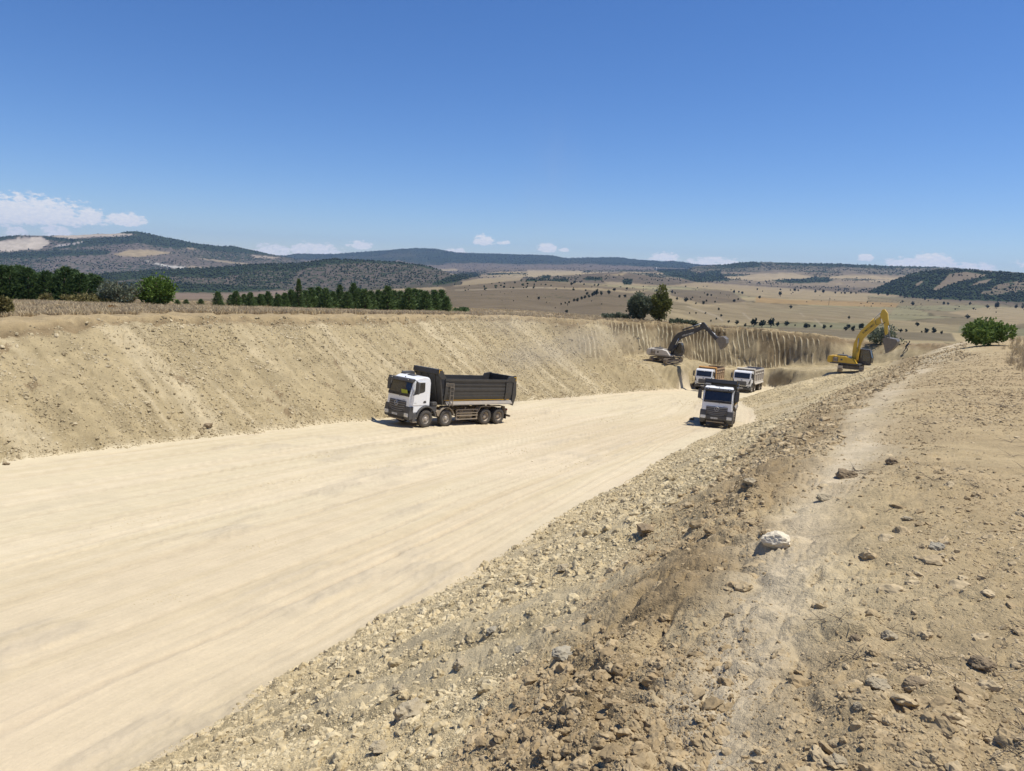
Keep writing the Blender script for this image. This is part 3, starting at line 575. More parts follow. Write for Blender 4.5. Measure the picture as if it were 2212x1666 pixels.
    # left mountain
    mt = sstep(5300, 5600, R) * sstep(7700, 7400, R) * sstep(-.02, -.06, A); mixin(lav, mt); scrub = np.where(mt > .5, .42 + .2 * fbm(X / 500, Y / 500, 12, 3), scrub)
    for P, dn in ((Z5((560, 330), (860, 300), (1100, 285), (1350, 330), (1720, 372), (1900, 410), (2200, 450), (1900, 430), (1500, 400), (1200, 375), (1000, 345), (540, 375), (350, 400)), .72), (Z5((-100, 430), (480, 400), (820, 405), (780, 430), (480, 440), (200, 455), (-100, 460)), .85), (Z5((300, 295), (560, 320), (540, 345), (350, 320)), .8), (Z5((-100, 290), (150, 295), (0, 330), (-100, 340)), .7), (Z5((860, 280), (940, 255), (1050, 260), (1110, 285)), .8)):
        ww = pm(P, 1.5, 3, 5200, 7700); scrub = scrub * (1 - ww) + ww * dn
    for P, c in ((Z5((-60, 345), (60, 330), (130, 312), (300, 303), (375, 345), (290, 392), (120, 405), (-60, 415)), C(.55, .47, .39)), (Z5((330, 296), (600, 285), (880, 276), (985, 280), (940, 298), (700, 303), (520, 318)), C(.50, .42, .34)), (Z5((380, 372), (620, 335), (600, 345), (430, 375)), C(.5, .45, .42)),
                 (Z5((830, 432), (960, 396), (1130, 400), (1270, 422), (1150, 435), (1000, 452), (880, 445)), C(.40, .31, .19)), (Z5((1050, 472), (1080, 478), (1230, 512), (1360, 524), (1340, 536), (1200, 522)), C(.62, .58, .52)), (Z5((1370, 518), (1540, 524), (1380, 532)), C(.42, .33, .22)),
                 (Z5((1330, 378), (1480, 392), (1400, 392)), C(.36, .28, .18)), (Z5((1440, 455), (1800, 498), (1830, 508), (1600, 485)), C(.36, .29, .19)), (Z5((1850, 435), (2060, 455), (2000, 462), (1870, 455)), C(.40, .33, .25))):
        ww = pm(P, 1.0, 2, 5000, 7700); mixin(c, ww); scrub = scrub * (1 - ww)
    # far blue ridge
    fr = sstep(9500, 10200, R); mixin(C(.10, .10, .07), fr); scrub = np.where(fr > .5, .62 + .35 * fbm(X / 900, Y / 500, 13, 4), scrub)
    for P in (Z7((900, 300), (1060, 290), (1250, 350), (1420, 325), (1420, 360), (1480, 400), (1250, 412), (1000, 350)), Z7((700, 400), (770, 392), (775, 432), (710, 432)), Z7((100, 370), (170, 362), (165, 385), (110, 385)), Z7((1350, 290), (1640, 265), (1720, 270), (1700, 300), (1500, 305)),
              Z8((0, 335), (600, 345), (1000, 362), (1430, 375), (1000, 375), (500, 362), (0, 348)), Z8((150, 500), (300, 465), (500, 490), (250, 515), (0, 510)), Z7((1800, 400), (2212, 380), (2212, 415), (1900, 415)), Z6((1330, 425), (1500, 360), (1640, 345), (1680, 365), (1500, 410), (1340, 440)), Z7((0, 395), (300, 400), (280, 412), (0, 408)), Z7((430, 380), (560, 385), (540, 400), (430, 400))):
        ww = pm(P, 1.5, 3, 2600, 9000); mixin(C(.05, .062, .035), ww * .8); scrub = scrub * (1 - ww) + ww * .82
    # pale track up the middle hill
    for P in (Z6((1500, 470), (1800, 462), (2212, 452), (2212, 457), (1800, 468), (1500, 476)), Z7((0, 452), (120, 450), (120, 455), (0, 458)), Z8((200, 780), (240, 815), (230, 818), (190, 785)), Z8((330, 830), (410, 900), (395, 903), (320, 838)), Z7((1590, 640), (1650, 690), (1640, 694), (1580, 645)), Z7((1180, 590), (1400, 660), (1450, 700), (1430, 700), (1380, 665), (1170, 596))):
        ww = pm(P, .7, .5, 400, 4000); mixin(C(.45, .37, .27), ww * .8)
    FAR['X'], FAR['Y'], FAR['Z'], FAR['R'], FAR['S'] = X, Y, z, R, scrub
    V = np.stack([X, Y, z], -1); na, nr = z.shape
    ii, jj = np.meshgrid(np.arange(na - 1), np.arange(nr - 1), indexing='ij'); a0 = ii * nr + jj
    F = np.stack([a0, a0 + nr, a0 + nr + 1, a0 + 1], -1).reshape(-1, 4)
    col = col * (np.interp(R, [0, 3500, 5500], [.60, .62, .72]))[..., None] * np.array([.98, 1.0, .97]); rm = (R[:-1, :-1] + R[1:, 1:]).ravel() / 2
    V = V.reshape(-1, 3); col = col.reshape(-1, 3); scrub = scrub.ravel(); mat = M_far()
    for nm, lo, hi, lab in (('valley', 0, 3000, 'dry farmed valley beyond the pit'), ('hills', 3000, 4600, 'wooded and bare hills beyond the valley'), ('plateau_land', 4600, 8600, 'scrubby plateau and mountain behind the hills'), ('distant_ridge', 8600, 1e9, 'blue wooded ridge on the horizon')):
        f = F[(rm >= lo) & (rm < hi)]; uq, inv = np.unique(f, return_inverse=True)
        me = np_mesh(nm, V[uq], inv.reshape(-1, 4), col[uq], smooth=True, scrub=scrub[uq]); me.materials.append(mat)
        tag(link_mesh(nm, me), lab, kind='structure')
build_far()

# ------------------------------------------------------------------ haze
def build_haze(dens=3.6e-5):
    me = bpy.data.meshes.new('haze'); bm = bmesh.new(); bmesh.ops.create_cube(bm, size=1)
    x0, x1, y0, y1, z0, z1 = -14800, 14800, -900, 14900, -700, 520
    for v in bm.verts: v.co = Vector(((x0 if v.co.x < 0 else x1), (y0 if v.co.y < 0 else y1), (z0 if v.co.z < 0 else z1)))
    bm.to_mesh(me); bm.free(); o = link_mesh('haze', me); tag(o, 'pale blue summer haze over the valley', kind='stuff')
    m = bpy.data.materials.new('haze'); m.use_nodes = True; nt = m.node_tree; nt.nodes.clear()
    out = nt.nodes.new('ShaderNodeOutputMaterial'); pv = nt.nodes.new('ShaderNodeVolumePrincipled')
    pv.inputs['Color'].default_value = (.42, .62, 1.0, 1); pv.inputs['Density'].default_value = dens; pv.inputs['Anisotropy'].default_value = .1
    nt.links.new(pv.outputs[0], out.inputs['Volume']); me.materials.append(m)
build_haze()

# ------------------------------------------------------------------ scattered stuff: clods, stones, grass (kinds kept outside the scene)
def gn_scatter(name, pts, scl, rot, protos, label, mat=None, parent=None):
    """pts (n,3), scl (n,3), rot (n,3); protos = list of meshes"""
    coll = bpy.data.collections.new(name + '_kinds')
    for i, me in enumerate(protos):
        coll.objects.link(bpy.data.objects.new('%s_kind_%02d' % (name, i), me))
    me = bpy.data.meshes.new(name); me.vertices.add(len(pts)); me.vertices.foreach_set('co', np.asarray(pts, np.float32).ravel())
    for nm, dat in (('scl', scl), ('rot', rot)):
        a = me.attributes.new(nm, 'FLOAT_VECTOR', 'POINT'); a.data.foreach_set('vector', np.asarray(dat, np.float32).ravel())
    a = me.attributes.new('pick', 'INT', 'POINT'); a.data.foreach_set('value', rng.integers(0, len(protos), len(pts)).astype(np.int32))
    o = link_mesh(name, me); tag(o, label, kind='stuff')
    ng = bpy.data.node_groups.new(name, 'GeometryNodeTree'); ng.interface.new_socket('Geometry', in_out='INPUT', socket_type='NodeSocketGeometry'); ng.interface.new_socket('Geometry', in_out='OUTPUT', socket_type='NodeSocketGeometry')
    N, L = ng.nodes, ng.links; gi = N.new('NodeGroupInput'); go = N.new('NodeGroupOutput')
    ci = N.new('GeometryNodeCollectionInfo'); ci.inputs['Collection'].default_value = coll; ci.inputs['Separate Children'].default_value = True; ci.inputs['Reset Children'].default_value = True
    ip = N.new('GeometryNodeInstanceOnPoints'); ip.inputs['Pick Instance'].default_value = True
    def att(n, t):
        a = N.new('GeometryNodeInputNamedAttribute'); a.data_type = t; a.inputs['Name'].default_value = n; return a.outputs['Attribute']
    L.new(gi.outputs[0], ip.inputs['Points']); L.new(ci.outputs[0], ip.inputs['Instance']); L.new(att('pick', 'INT'), ip.inputs['Instance Index'])
    e2r = N.new('FunctionNodeEulerToRotation'); L.new(att('rot', 'FLOAT_VECTOR'), e2r.inputs[0]); L.new(e2r.outputs[0], ip.inputs['Rotation'])
    L.new(att('scl', 'FLOAT_VECTOR'), ip.inputs['Scale']); L.new(ip.outputs[0], go.inputs[0])
    md = o.modifiers.new('scatter', 'NODES'); md.node_group = ng
    return o
def clod_mesh(seed, sub, flat=1.0, sharp=.35, mat=None, name='clod', crumb=1.0):
    bm = bmesh.new(); bmesh.ops.create_icosphere(bm, subdivisions=sub, radius=.5); r_ = random.Random(seed)
    sx, sy, sz = r_.uniform(.75, 1.2), r_.uniform(.7, 1.1), r_.uniform(.5, .85) * flat
    pl = []
    for _ in range(7):
        n = Vector((r_.gauss(0, 1), r_.gauss(0, 1), r_.gauss(0, 1))).normalized(); pl.append((n, r_.uniform(.28, .42)))
    from mathutils import noise
    for v in bm.verts:
        c = v.co.copy()
        for n, d in pl:
            k = c.dot(n)
            if k > d: c -= n * (k - d) * .9
        c *= 1 + sharp * (noise.noise(c * 3.1 + Vector((seed * 3.7, 0, 0))))
        c += c.normalized() * .06 * noise.noise(c * 9 + Vector((0, seed, 0)))
        v.co = Vector((c.x * sx, c.y * sy, c.z * sz))
    if sub >= 3:
        for v in bm.verts: v.co *= 1 + crumb * (.16 * noise.noise(v.co * 11 + Vector((seed, 0, 0))) + .09 * noise.noise(v.co * 26 + Vector((seed, 5, 0))))
    me = bpy.data.meshes.new(name); bm.to_mesh(me); bm.free()
    if mat: me.materials.append(mat)
    return me
def clod_mat(name, c1, c2, c3):
    m, nt, b = new_mat(name); N, L = nt.nodes, nt.links; b.inputs['Roughness'].default_value = .95; b.inputs['Specular IOR Level'].default_value = .12
    oi = N.new('ShaderNodeObjectInfo'); geo = N.new('ShaderNodeNewGeometry')
    nz = N.new('ShaderNodeTexNoise'); nz.inputs['Scale'].default_value = 14; nz.inputs['Detail'].default_value = 6; L.new(geo.outputs['Position'], nz.inputs['Vector'])
    big = N.new('ShaderNodeTexNoise'); big.inputs['Scale'].default_value = .55; big.inputs['Detail'].default_value = 3; L.new(geo.outputs['Position'], big.inputs['Vector'])
    ad = N.new('ShaderNodeMath'); ad.operation = 'MULTIPLY_ADD'; L.new(oi.outputs['Random'], ad.inputs[0]); ad.inputs[1].default_value = .45; L.new(big.outputs[0], ad.inputs[2])
    cr = N.new('ShaderNodeValToRGB'); e = cr.color_ramp.elements; e[0].position = .38; e[0].color = (*c1, 1); e[1].position = 1.0; e[1].color = (*c3, 1); k = e.new(.68); k.color = (*c2, 1)
    L.new(ad.outputs[0], cr.inputs[0])
    r1 = N.new('ShaderNodeMapRange'); L.new(nz.outputs[0], r1.inputs[0]); r1.inputs[1].default_value = .3; r1.inputs[2].default_value = .7; r1.inputs[3].default_value = .8; r1.inputs[4].default_value = 1.15
    vm = N.new('ShaderNodeVectorMath'); vm.operation = 'SCALE'; L.new(cr.outputs[0], vm.inputs[0]); L.new(r1.outputs[0], vm.inputs['Scale']); L.new(vm.outputs[0], b.inputs['Base Color'])
    bp = N.new('ShaderNodeBump'); bp.inputs['Strength'].default_value = .8; bp.inputs['Distance'].default_value = .02; L.new(nz.outputs[0], bp.inputs['Height']); L.new(bp.outputs[0], b.inputs['Normal'])
    return m
M_CLODB = clod_mat('bank_clods', (.40, .32, .185), (.50, .41, .25), (.58, .49, .315))
M_CLODT = clod_mat('topsoil_clods', (.29, .215, .12), (.39, .30, .175), (.48, .385, .24))
M_STONE = clod_mat('slope_stones', (.29, .23, .14), (.39, .32, .195), (.52, .44, .29))
# the displaced sheet, for setting things on it
from mathutils.bvhtree import BVHTree
def near_tree():
    vs, fs, off = [], [], 0
    for nm in ('haul_road', 'excavated_wall', 'cut_slope', 'plateau', 'embankment'):
        me = bpy.data.objects[nm].data; n = len(me.vertices); a = np.empty(n * 3, np.float32); me.vertices.foreach_get('co', a); vs.append(a.reshape(-1, 3))
        k = len(me.polygons); f = np.empty(k * 4, np.int32); me.loops.foreach_get('vertex_index', f); fs.append(f.reshape(-1, 4) + off); off += n
    return BVHTree.FromPolygons(np.concatenate(vs).tolist(), np.concatenate(fs).tolist())
TREE = near_tree()
def drop(x, y, dflt=None):
    h = TREE.ray_cast(Vector((x, y, 20)), Vector((0, 0, -1)))
    return h[0] if h[0] is not None else Vector((x, y, gz(x, y) if dflt is None else dflt))
def drop_n(x, y):
    h = TREE.ray_cast(Vector((x, y, 20)), Vector((0, 0, -1)))
    return (h[0], h[1]) if h[0] is not None else (Vector((x, y, gz(x, y))), Vector((0, 0, 1)))
AXX = [0, 20, 45, 60, 76, 95, 120]; AXV = [-10, -6, 4, 12, 20, 28, 45]
def scatter_clods():
    # candidate points spread evenly over the picture rather than the ground, sizes set by a size law
    n = 740000
    az = rng.uniform(rad(-40), rad(41), n); lr = rng.uniform(math.log(1.2), math.log(115), n); k_ = 230000
    az[:k_] = rng.uniform(rad(-40), rad(12), k_); lr[:k_] = np.log(rng.uniform(24, 112, k_)); r = np.exp(lr)
    x = np.sin(az) * r; y = np.cos(az) * r
    z, dF, dP, fz, pz, zA, zB = ground_base(x, y, True)
    right = x > np.interp(y, AXX, AXV); top = z > pz - np.where(x > np.interp(y, AXX, AXV), .35, .03); onf = dF < -.15
    pk = r / 711.0
    u = rng.random(n)
    rgt_ = x > np.interp(y, AXX, AXV); size = np.maximum(.010, np.where(rgt_, 1.35, 1.25) * pk) * (1 - u) ** np.where(rgt_, -1 / 2.35, -1 / 2.7); size = np.minimum(size, np.interp(r, [1, 5, 15, 30], [.06, .12, .26, .34]))
    far = y > 90
    clump = fbm(x * .5, y * .5, 33, 4); along = np.where(right, x * .42 + y * .9, x * .45 + y * .89); fan = fbm(along * .55 + .12 * dF, dF * .12, 21, 4); diag2 = .6 * fbm(along * 1.1 + .2 * dF, dF * .10, 421, 4) + .6 * fbm(along * 3.2 + .4 * dF, dF * .35, 422, 4)
    cy = np.interp(y, [-10, 1.8, 2.6, 7, 9, 12, 19, 28, 42, 60, 76, 90], [-.2, .15, .75, 3.2, 4.35, 5.9, 9.9, 15.2, 24.2, 35.6, 46.5, 56]); lw = np.interp(y, [0, 10, 60, 90], [.35, .8, 2.0, 2.6])
    tr = np.exp(-((x - cy) / lw) ** 2)
    pr = np.where(onf, 0, np.where(top, np.where(right, .55 * (1 - .93 * tr) * sstep(-.4, .2, clump), 0.0), np.where(right, .95 - .8 * sstep(.1, .4, fan), 1.0 * sstep(-.2, .35, .6 * clump + diag2) + .22)))
    pr = np.where(far & ~onf, .22, pr); pr = np.where((x - cy > 5 + .06 * y), .15 * pr, pr)
    near_edge = np.abs(dF) < .5; pr = np.where(near_edge & ~onf, .8, pr)
    pr = np.where((np.hypot(x - 22.9, y - 105) < 3.6) | (np.hypot(x - 44.9, y - 93.6) < 3.6), 0, pr)
    keep = rng.random(n) < pr
    keep &= ~((size > .3) & (rng.random(n) < .6)); keep &= ~(np.where(top, size > .14, False)); keep &= ~((r < 6) & (size > .16))
    idx = np.nonzero(keep)[0]
    topish = right & (x - cy > -3.3 * lw)
    topish |= top
    groups = {0: [], 1: [], 2: []}
    for i in idx:
        h = TREE.ray_cast(Vector((x[i], y[i], 20)), Vector((0, 0, -1)))
        if h[0] is None: continue
        g = 2 if (not right[i]) else (1 if topish[i] else 0)
        groups[g].append((x[i], y[i], h[0].z - size[i] * .06, size[i]))
    for g, nm, mat, lab in ((0, 'earth_clods', M_CLODB, 'pale loose clods covering the near bank'), (1, 'topsoil_clods', M_CLODT, 'brown topsoil clods along the crest of the bank'), (2, 'slope_stones', M_STONE, 'stones lying on the long left slope')):
        a = np.array(groups[g]); m = len(a)
        sc = a[:, 3:4] * rng.uniform(.8, 1.25, (m, 3)); rt = np.stack([rng.uniform(-.5, .5, m), rng.uniform(-.5, .5, m), rng.uniform(0, 6.28, m)], 1)
        big = a[:, 3] / np.hypot(a[:, 0], a[:, 1]) > 9 / 711.
        lo = [clod_mesh(100 * g + i, 1, mat=mat) for i in range(12)]; hi = [clod_mesh(100 * g + 50 + i, 3, mat=mat) for i in range(10)]
        gn_scatter(nm, a[~big, :3], sc[~big], rt[~big], lo, lab)
        if big.sum(): gn_scatter(nm + '_large', a[big, :3], sc[big], rt[big], hi, 'larger ' + lab)
        print(nm, m, int(big.sum()))
scatter_clods()

# ------------------------------------------------------------------ mesh builder for machines
class MB:
    def __init__(s): s.v = []; s.f = []; s.sm = []
    def add(s, V, F, smooth=False):
        o = len(s.v); s.v += [tuple(map(float, p)) for p in V]; s.f += [tuple(i + o for i in f) for f in F]; s.sm += [smooth] * len(F); return s
    def box(s, x0, x1, y0, y1, z0, z1):
        x0, x1 = min(x0, x1), max(x0, x1); y0, y1 = min(y0, y1), max(y0, y1); z0, z1 = min(z0, z1), max(z0, z1)
        V = [(x0, y0, z0), (x1, y0, z0), (x1, y1, z0), (x0, y1, z0), (x0, y0, z1), (x1, y0, z1), (x1, y1, z1), (x0, y1, z1)]
        return s.add(V, [(0, 3, 2, 1), (4, 5, 6, 7), (0, 1, 5, 4), (1, 2, 6, 5), (2, 3, 7, 6), (3, 0, 4, 7)])
    def prism(s, P, a, b, axis='y', smooth=False):
        """polygon P in the two other axes, extruded a..b along axis (y: P=(x,z); x: P=(y,z); z: P=(x,y))"""
        n = len(P)
        def m(p, t): return {'y': (p[0], t, p[1]), 'x': (t, p[0], p[1]), 'z': (p[0], p[1], t)}[axis]
        V = [m(p, a) for p in P] + [m(p, b) for p in P]
        area = sum(P[i][0] * P[(i + 1) % n][1] - P[(i + 1) % n][0] * P[i][1] for i in range(n))
        s.add(V, [tuple(range(n)), tuple(range(2 * n - 1, n - 1, -1))] , False)
        return s.add([], []) if False else s._sides(V, n, smooth)
    def _sides(s, V, n, smooth):
        o = len(s.v) - len(V)
        for i in range(n):
            j = (i + 1) % n; s.f.append((o + i, o + n + i, o + n + j, o + j)); s.sm.append(smooth)
        return s
    def cyl(s, axis, c, r, h0, h1, n=20, r2=None):
        r2 = r if r2 is None else r2
        A = [(math.cos(2 * PI * i / n), math.sin(2 * PI * i / n)) for i in range(n)]
        def m(p, q, t): return {'y': (c[0] + p, t, c[1] + q), 'x': (t, c[0] + p, c[1] + q), 'z': (c[0] + p, c[1] + q, t)}[axis]
        V = [m(a * r, b * r, h0) for a, b in A] + [m(a * r2, b * r2, h1) for a, b in A]
        s.add(V, [tuple(range(n)), tuple(range(2 * n - 1, n - 1, -1))]); return s._sides(V, n, True)
    def lathe(s, prof, n=28, c=(0, 0, 0)):
        """profile (radius, y) revolved about the y axis through c"""
        V = []; F = []; k = len(prof)
        for i in range(n):
            a = 2 * PI * i / n
            for r, y in prof: V.append((c[0] + r * math.cos(a), c[1] + y, c[2] + r * math.sin(a)))
        for i in range(n):
            for j in range(k - 1): F.append((i * k + j, i * k + j + 1, ((i + 1) % n) * k + j + 1, ((i + 1) % n) * k + j))
        return s.add(V, F, True)
    def tube(s, pts, r, n=8):
        pts = [Vector(p) for p in pts]; V = []; F = []
        for i, p in enumerate(pts):
            d = (pts[min(i + 1, len(pts) - 1)] - pts[max(i - 1, 0)]).normalized(); u = d.orthogonal().normalized()
            if i: 
                u = (pu - d * pu.dot(d)).normalized()
            pu = u; w = d.cross(u)
            rr = r[i] if isinstance(r, (list, tuple)) else r
            V += [p + (u * math.cos(2 * PI * k / n) + w * math.sin(2 * PI * k / n)) * rr for k in range(n)]
        for i in range(len(pts) - 1):
            for k in range(n): F.append((i * n + k, i * n + (k + 1) % n, (i + 1) * n + (k + 1) % n, (i + 1) * n + k))
        F.append(tuple(range(n - 1, -1, -1))); F.append(tuple((len(pts) - 1) * n + k for k in range(n)))
        return s.add(V, F, True)
    def bar(s, a, b, w, h):
        """rectangular bar from a to b, w across (y-ish), h the other way"""
        a, b = Vector(a), Vector(b); d = (b - a).normalized(); y = Vector((0, 1, 0)); 
        if abs(d.dot(y)) > .9: y = Vector((1, 0, 0))
        u = (y - d * y.dot(d)).normalized() * w / 2; v = d.cross(u).normalized() * h / 2
        V = [a - u - v, a + u - v, a + u + v, a - u + v, b - u - v, b + u - v, b + u + v, b - u + v]
        return s.add(V, [(0, 3, 2, 1), (4, 5, 6, 7), (0, 1, 5, 4), (1, 2, 6, 5), (2, 3, 7, 6), (3, 0, 4, 7)])
    def build(s, name, mat, parent=None, bevel=0, seg=2, fn=None):
        me = bpy.data.meshes.new(name); me.from_pydata([tuple(p) for p in s.v], [], s.f); me.update()
        me.polygons.foreach_set('use_smooth', s.sm)
        bm = bmesh.new(); bm.from_mesh(me)
        bmesh.ops.recalc_face_normals(bm, faces=bm.faces)
        if fn: fn(bm)
        if bevel: bmesh.ops.bevel(bm, geom=[e for e in bm.edges if len(e.link_faces) == 2 and e.calc_face_angle(0) > .5], offset=bevel, segments=seg, affect='EDGES', clamp_overlap=True)
        bm.to_mesh(me); bm.free(); me.materials.append(mat)
        return link_mesh(name, me, parent)
def empty(name, loc=(0, 0, 0), mat=None):
    o = bpy.data.objects.new(name, None); COL.objects.link(o); o.empty_display_size = .5
    if mat is not None: o.matrix_world = mat
    else: o.location = loc
    return o
def copy_tree(o, parent=None):
    c = o.copy(); COL.objects.link(c)
    if parent: c.parent = parent
    for ch in o.children: copy_tree(ch, c)
    return c
def pose_matrix(P):
    M4 = (Matrix.Rotation(P[1], 3, 'Z') @ Matrix.Rotation(P[2], 3, 'Y') @ Matrix.Rotation(P[3], 3, 'X')).to_4x4(); M4.translation = Vector(P[0]); return M4
def text_mesh(name, body, size, mat, parent, M4, depth=.004, bold=0.0, align='CENTER'):
    cu = bpy.data.curves.new(name, 'FONT'); cu.body = body; cu.size = size; cu.align_x = align; cu.align_y = 'CENTER'; cu.extrude = depth; cu.offset = bold; cu.resolution_u = 2
    t = bpy.data.objects.new(name + '_tmp', cu); COL.objects.link(t); dg = bpy.context.evaluated_depsgraph_get(); dg.update()
    me = bpy.data.meshes.new_from_object(t.evaluated_get(dg)); bpy.data.objects.remove(t); me.materials.clear(); me.materials.append(mat); me.transform(M4)
    me.name = name; return link_mesh(name, me, parent)
def frame(origin, right, up):
    r_ = Vector(right).normalized(); u_ = Vector(up).normalized(); n_ = r_.cross(u_); u_ = n_.cross(r_)
    m = Matrix((r_, u_, n_)).transposed().to_4x4(); m.translation = Vector(origin); return m

DUST = (.40, .32, .215)
W_WHITE = simple('white_truck_paint', (.86, .87, .88), .28, dust=.04, coat=.4)
W_DGREY = simple('dark_grey_plastic', (.060, .063, .068), .55, dust=.10)
W_BODY = simple('dark_grey_steel', (.038, .039, .040), .42, dust=.07, scale=1.6)
W_BODYIN = simple('scraped_steel', (.10, .10, .10), .6, dust=.55)
W_BLACK = simple('black_rubber_trim', (.018, .018, .02), .6, dust=.12)
W_TYRE = simple('dusty_tyre', (.042, .041, .040), .9, dust=.16)
W_GLASS = simple('dark_window_glass', (.012, .016, .022), .06, dust=.05, spec=.8)
W_RIM = simple('dusty_steel_rim', (.45, .43, .40), .5, .2, dust=.5)
W_RIMR = simple('dusty_rear_rim', (.35, .32, .28), .6, .1, dust=.7)
W_CHAS = simple('dusty_chassis', (.08, .078, .075), .7, dust=.75)
W_GUARD = simple('dusty_mudguard', (.17, .16, .145), .7, dust=.85)
W_CHROME = simple('chrome', (.62, .62, .62), .38, .6)
W_LAMP = simple('clear_lamp', (.75, .77, .8), .12, .3)
W_YEL = simple('yellow_reflector', (.75, .42, .03), .5)
W_PLATE = simple('number_plate', (.72, .72, .70), .5, dust=.2)
W_LETTER = simple('dark_lettering', (.03, .03, .035), .5)
W_SILVER = simple('silver_lettering', (.45, .46, .48), .35, .6)
W_GRILLE = simple('grille_grey', (.055, .057, .062), .5, dust=.15)
W_GRIL2 = simple('grille_slat_grey', (.19, .195, .205), .45, dust=.15)
W_AMBER = simple('amber_lamp', (.8, .35, .03), .2)
W_RED = simple('red_lamp', (.45, .02, .02), .25, dust=.3)

def arc(cx, cz, r, a0, a1, n): return [(cx + r * math.cos(rad(a0 + (a1 - a0) * i / n)), cz + r * math.sin(rad(a0 + (a1 - a0) * i / n))) for i in range(n + 1)]
def wheel_parts(parent, x, side, rear=False, R=.56):
    """one road wheel (tyre > rim, hub) standing at x on one side (+1 left)"""
    y = 1.10 * side; w = .165
    prof = [(.30, .13), (.345, .158), (.47, .168), (R - .035, .15), (R - .006, .11), (R, .055), (R, -.055), (R - .006, -.11), (R - .035, -.15), (.47, -.168), (.345, -.158), (.30, -.13)]
    m = MB(); m.lathe(prof, 32, (0, 0, 0))
    for k in range(26):                                       # tread lugs
        for sg in (-1, 1):
            a = 2 * PI * (k + (.25 if sg > 0 else -.25)) / 26; c, s_ = math.cos(a), math.sin(a); t = .022
            V = []
            for dr in (R - .012, R + .012):
                for dy in (.045 * sg, .15 * sg):
                    for dt in (-t, t): V.append((dr * c - dt * s_ * 1.0, dy, dr * s_ + dt * c))
            m.add(V, [(0, 1, 3, 2), (4, 6, 7, 5), (0, 4, 5, 1), (2, 3, 7, 6), (0, 2, 6, 4), (1, 5, 7, 3)])
    if rear: m.lathe(prof, 24, (0, -.37 * side, 0))
    key = 'wheel_%d_%d' % (rear, side)
    if key not in CACHE:
        o = m.build('wheel', W_TYRE); CACHE[key] = o.data
    else:
        o = link_mesh('wheel', CACHE[key])
    o.parent = parent; o.location = (x, y, R)
    rk = key + 'rim'
    if rk not in CACHE:
        q = MB()
        if rear: q.lathe([(.305, .135), (.285, .10), (.27, -.03), (.17, -.07), (.155, -.07), (.15, .05), (.13, .07), (.05, .075), (.001, .075)], 24)
        else: q.lathe([(.305, .135), (.285, .09), (.27, .05), (.21, .09), (.185, .10), (.17, .06), (.15, .055), (.14, .12), (.12, .15), (.04, .155), (.001, .155)], 24)
        for k in range(10):
            a = 2 * PI * k / 10
            q.cyl('y', (.20 * math.cos(a), .20 * math.sin(a)), .022, .02 if rear else .07, -.035 if rear else .125, 6)
        for i, v_ in enumerate(q.v): q.v[i] = (v_[0], v_[1] * side, v_[2])
        r_ = q.build('rim', W_RIMR if rear else W_RIM); CACHE[rk] = r_.data
    else: r_ = link_mesh('rim', CACHE[rk])
    r_.parent = o
    return o
CACHE = {}

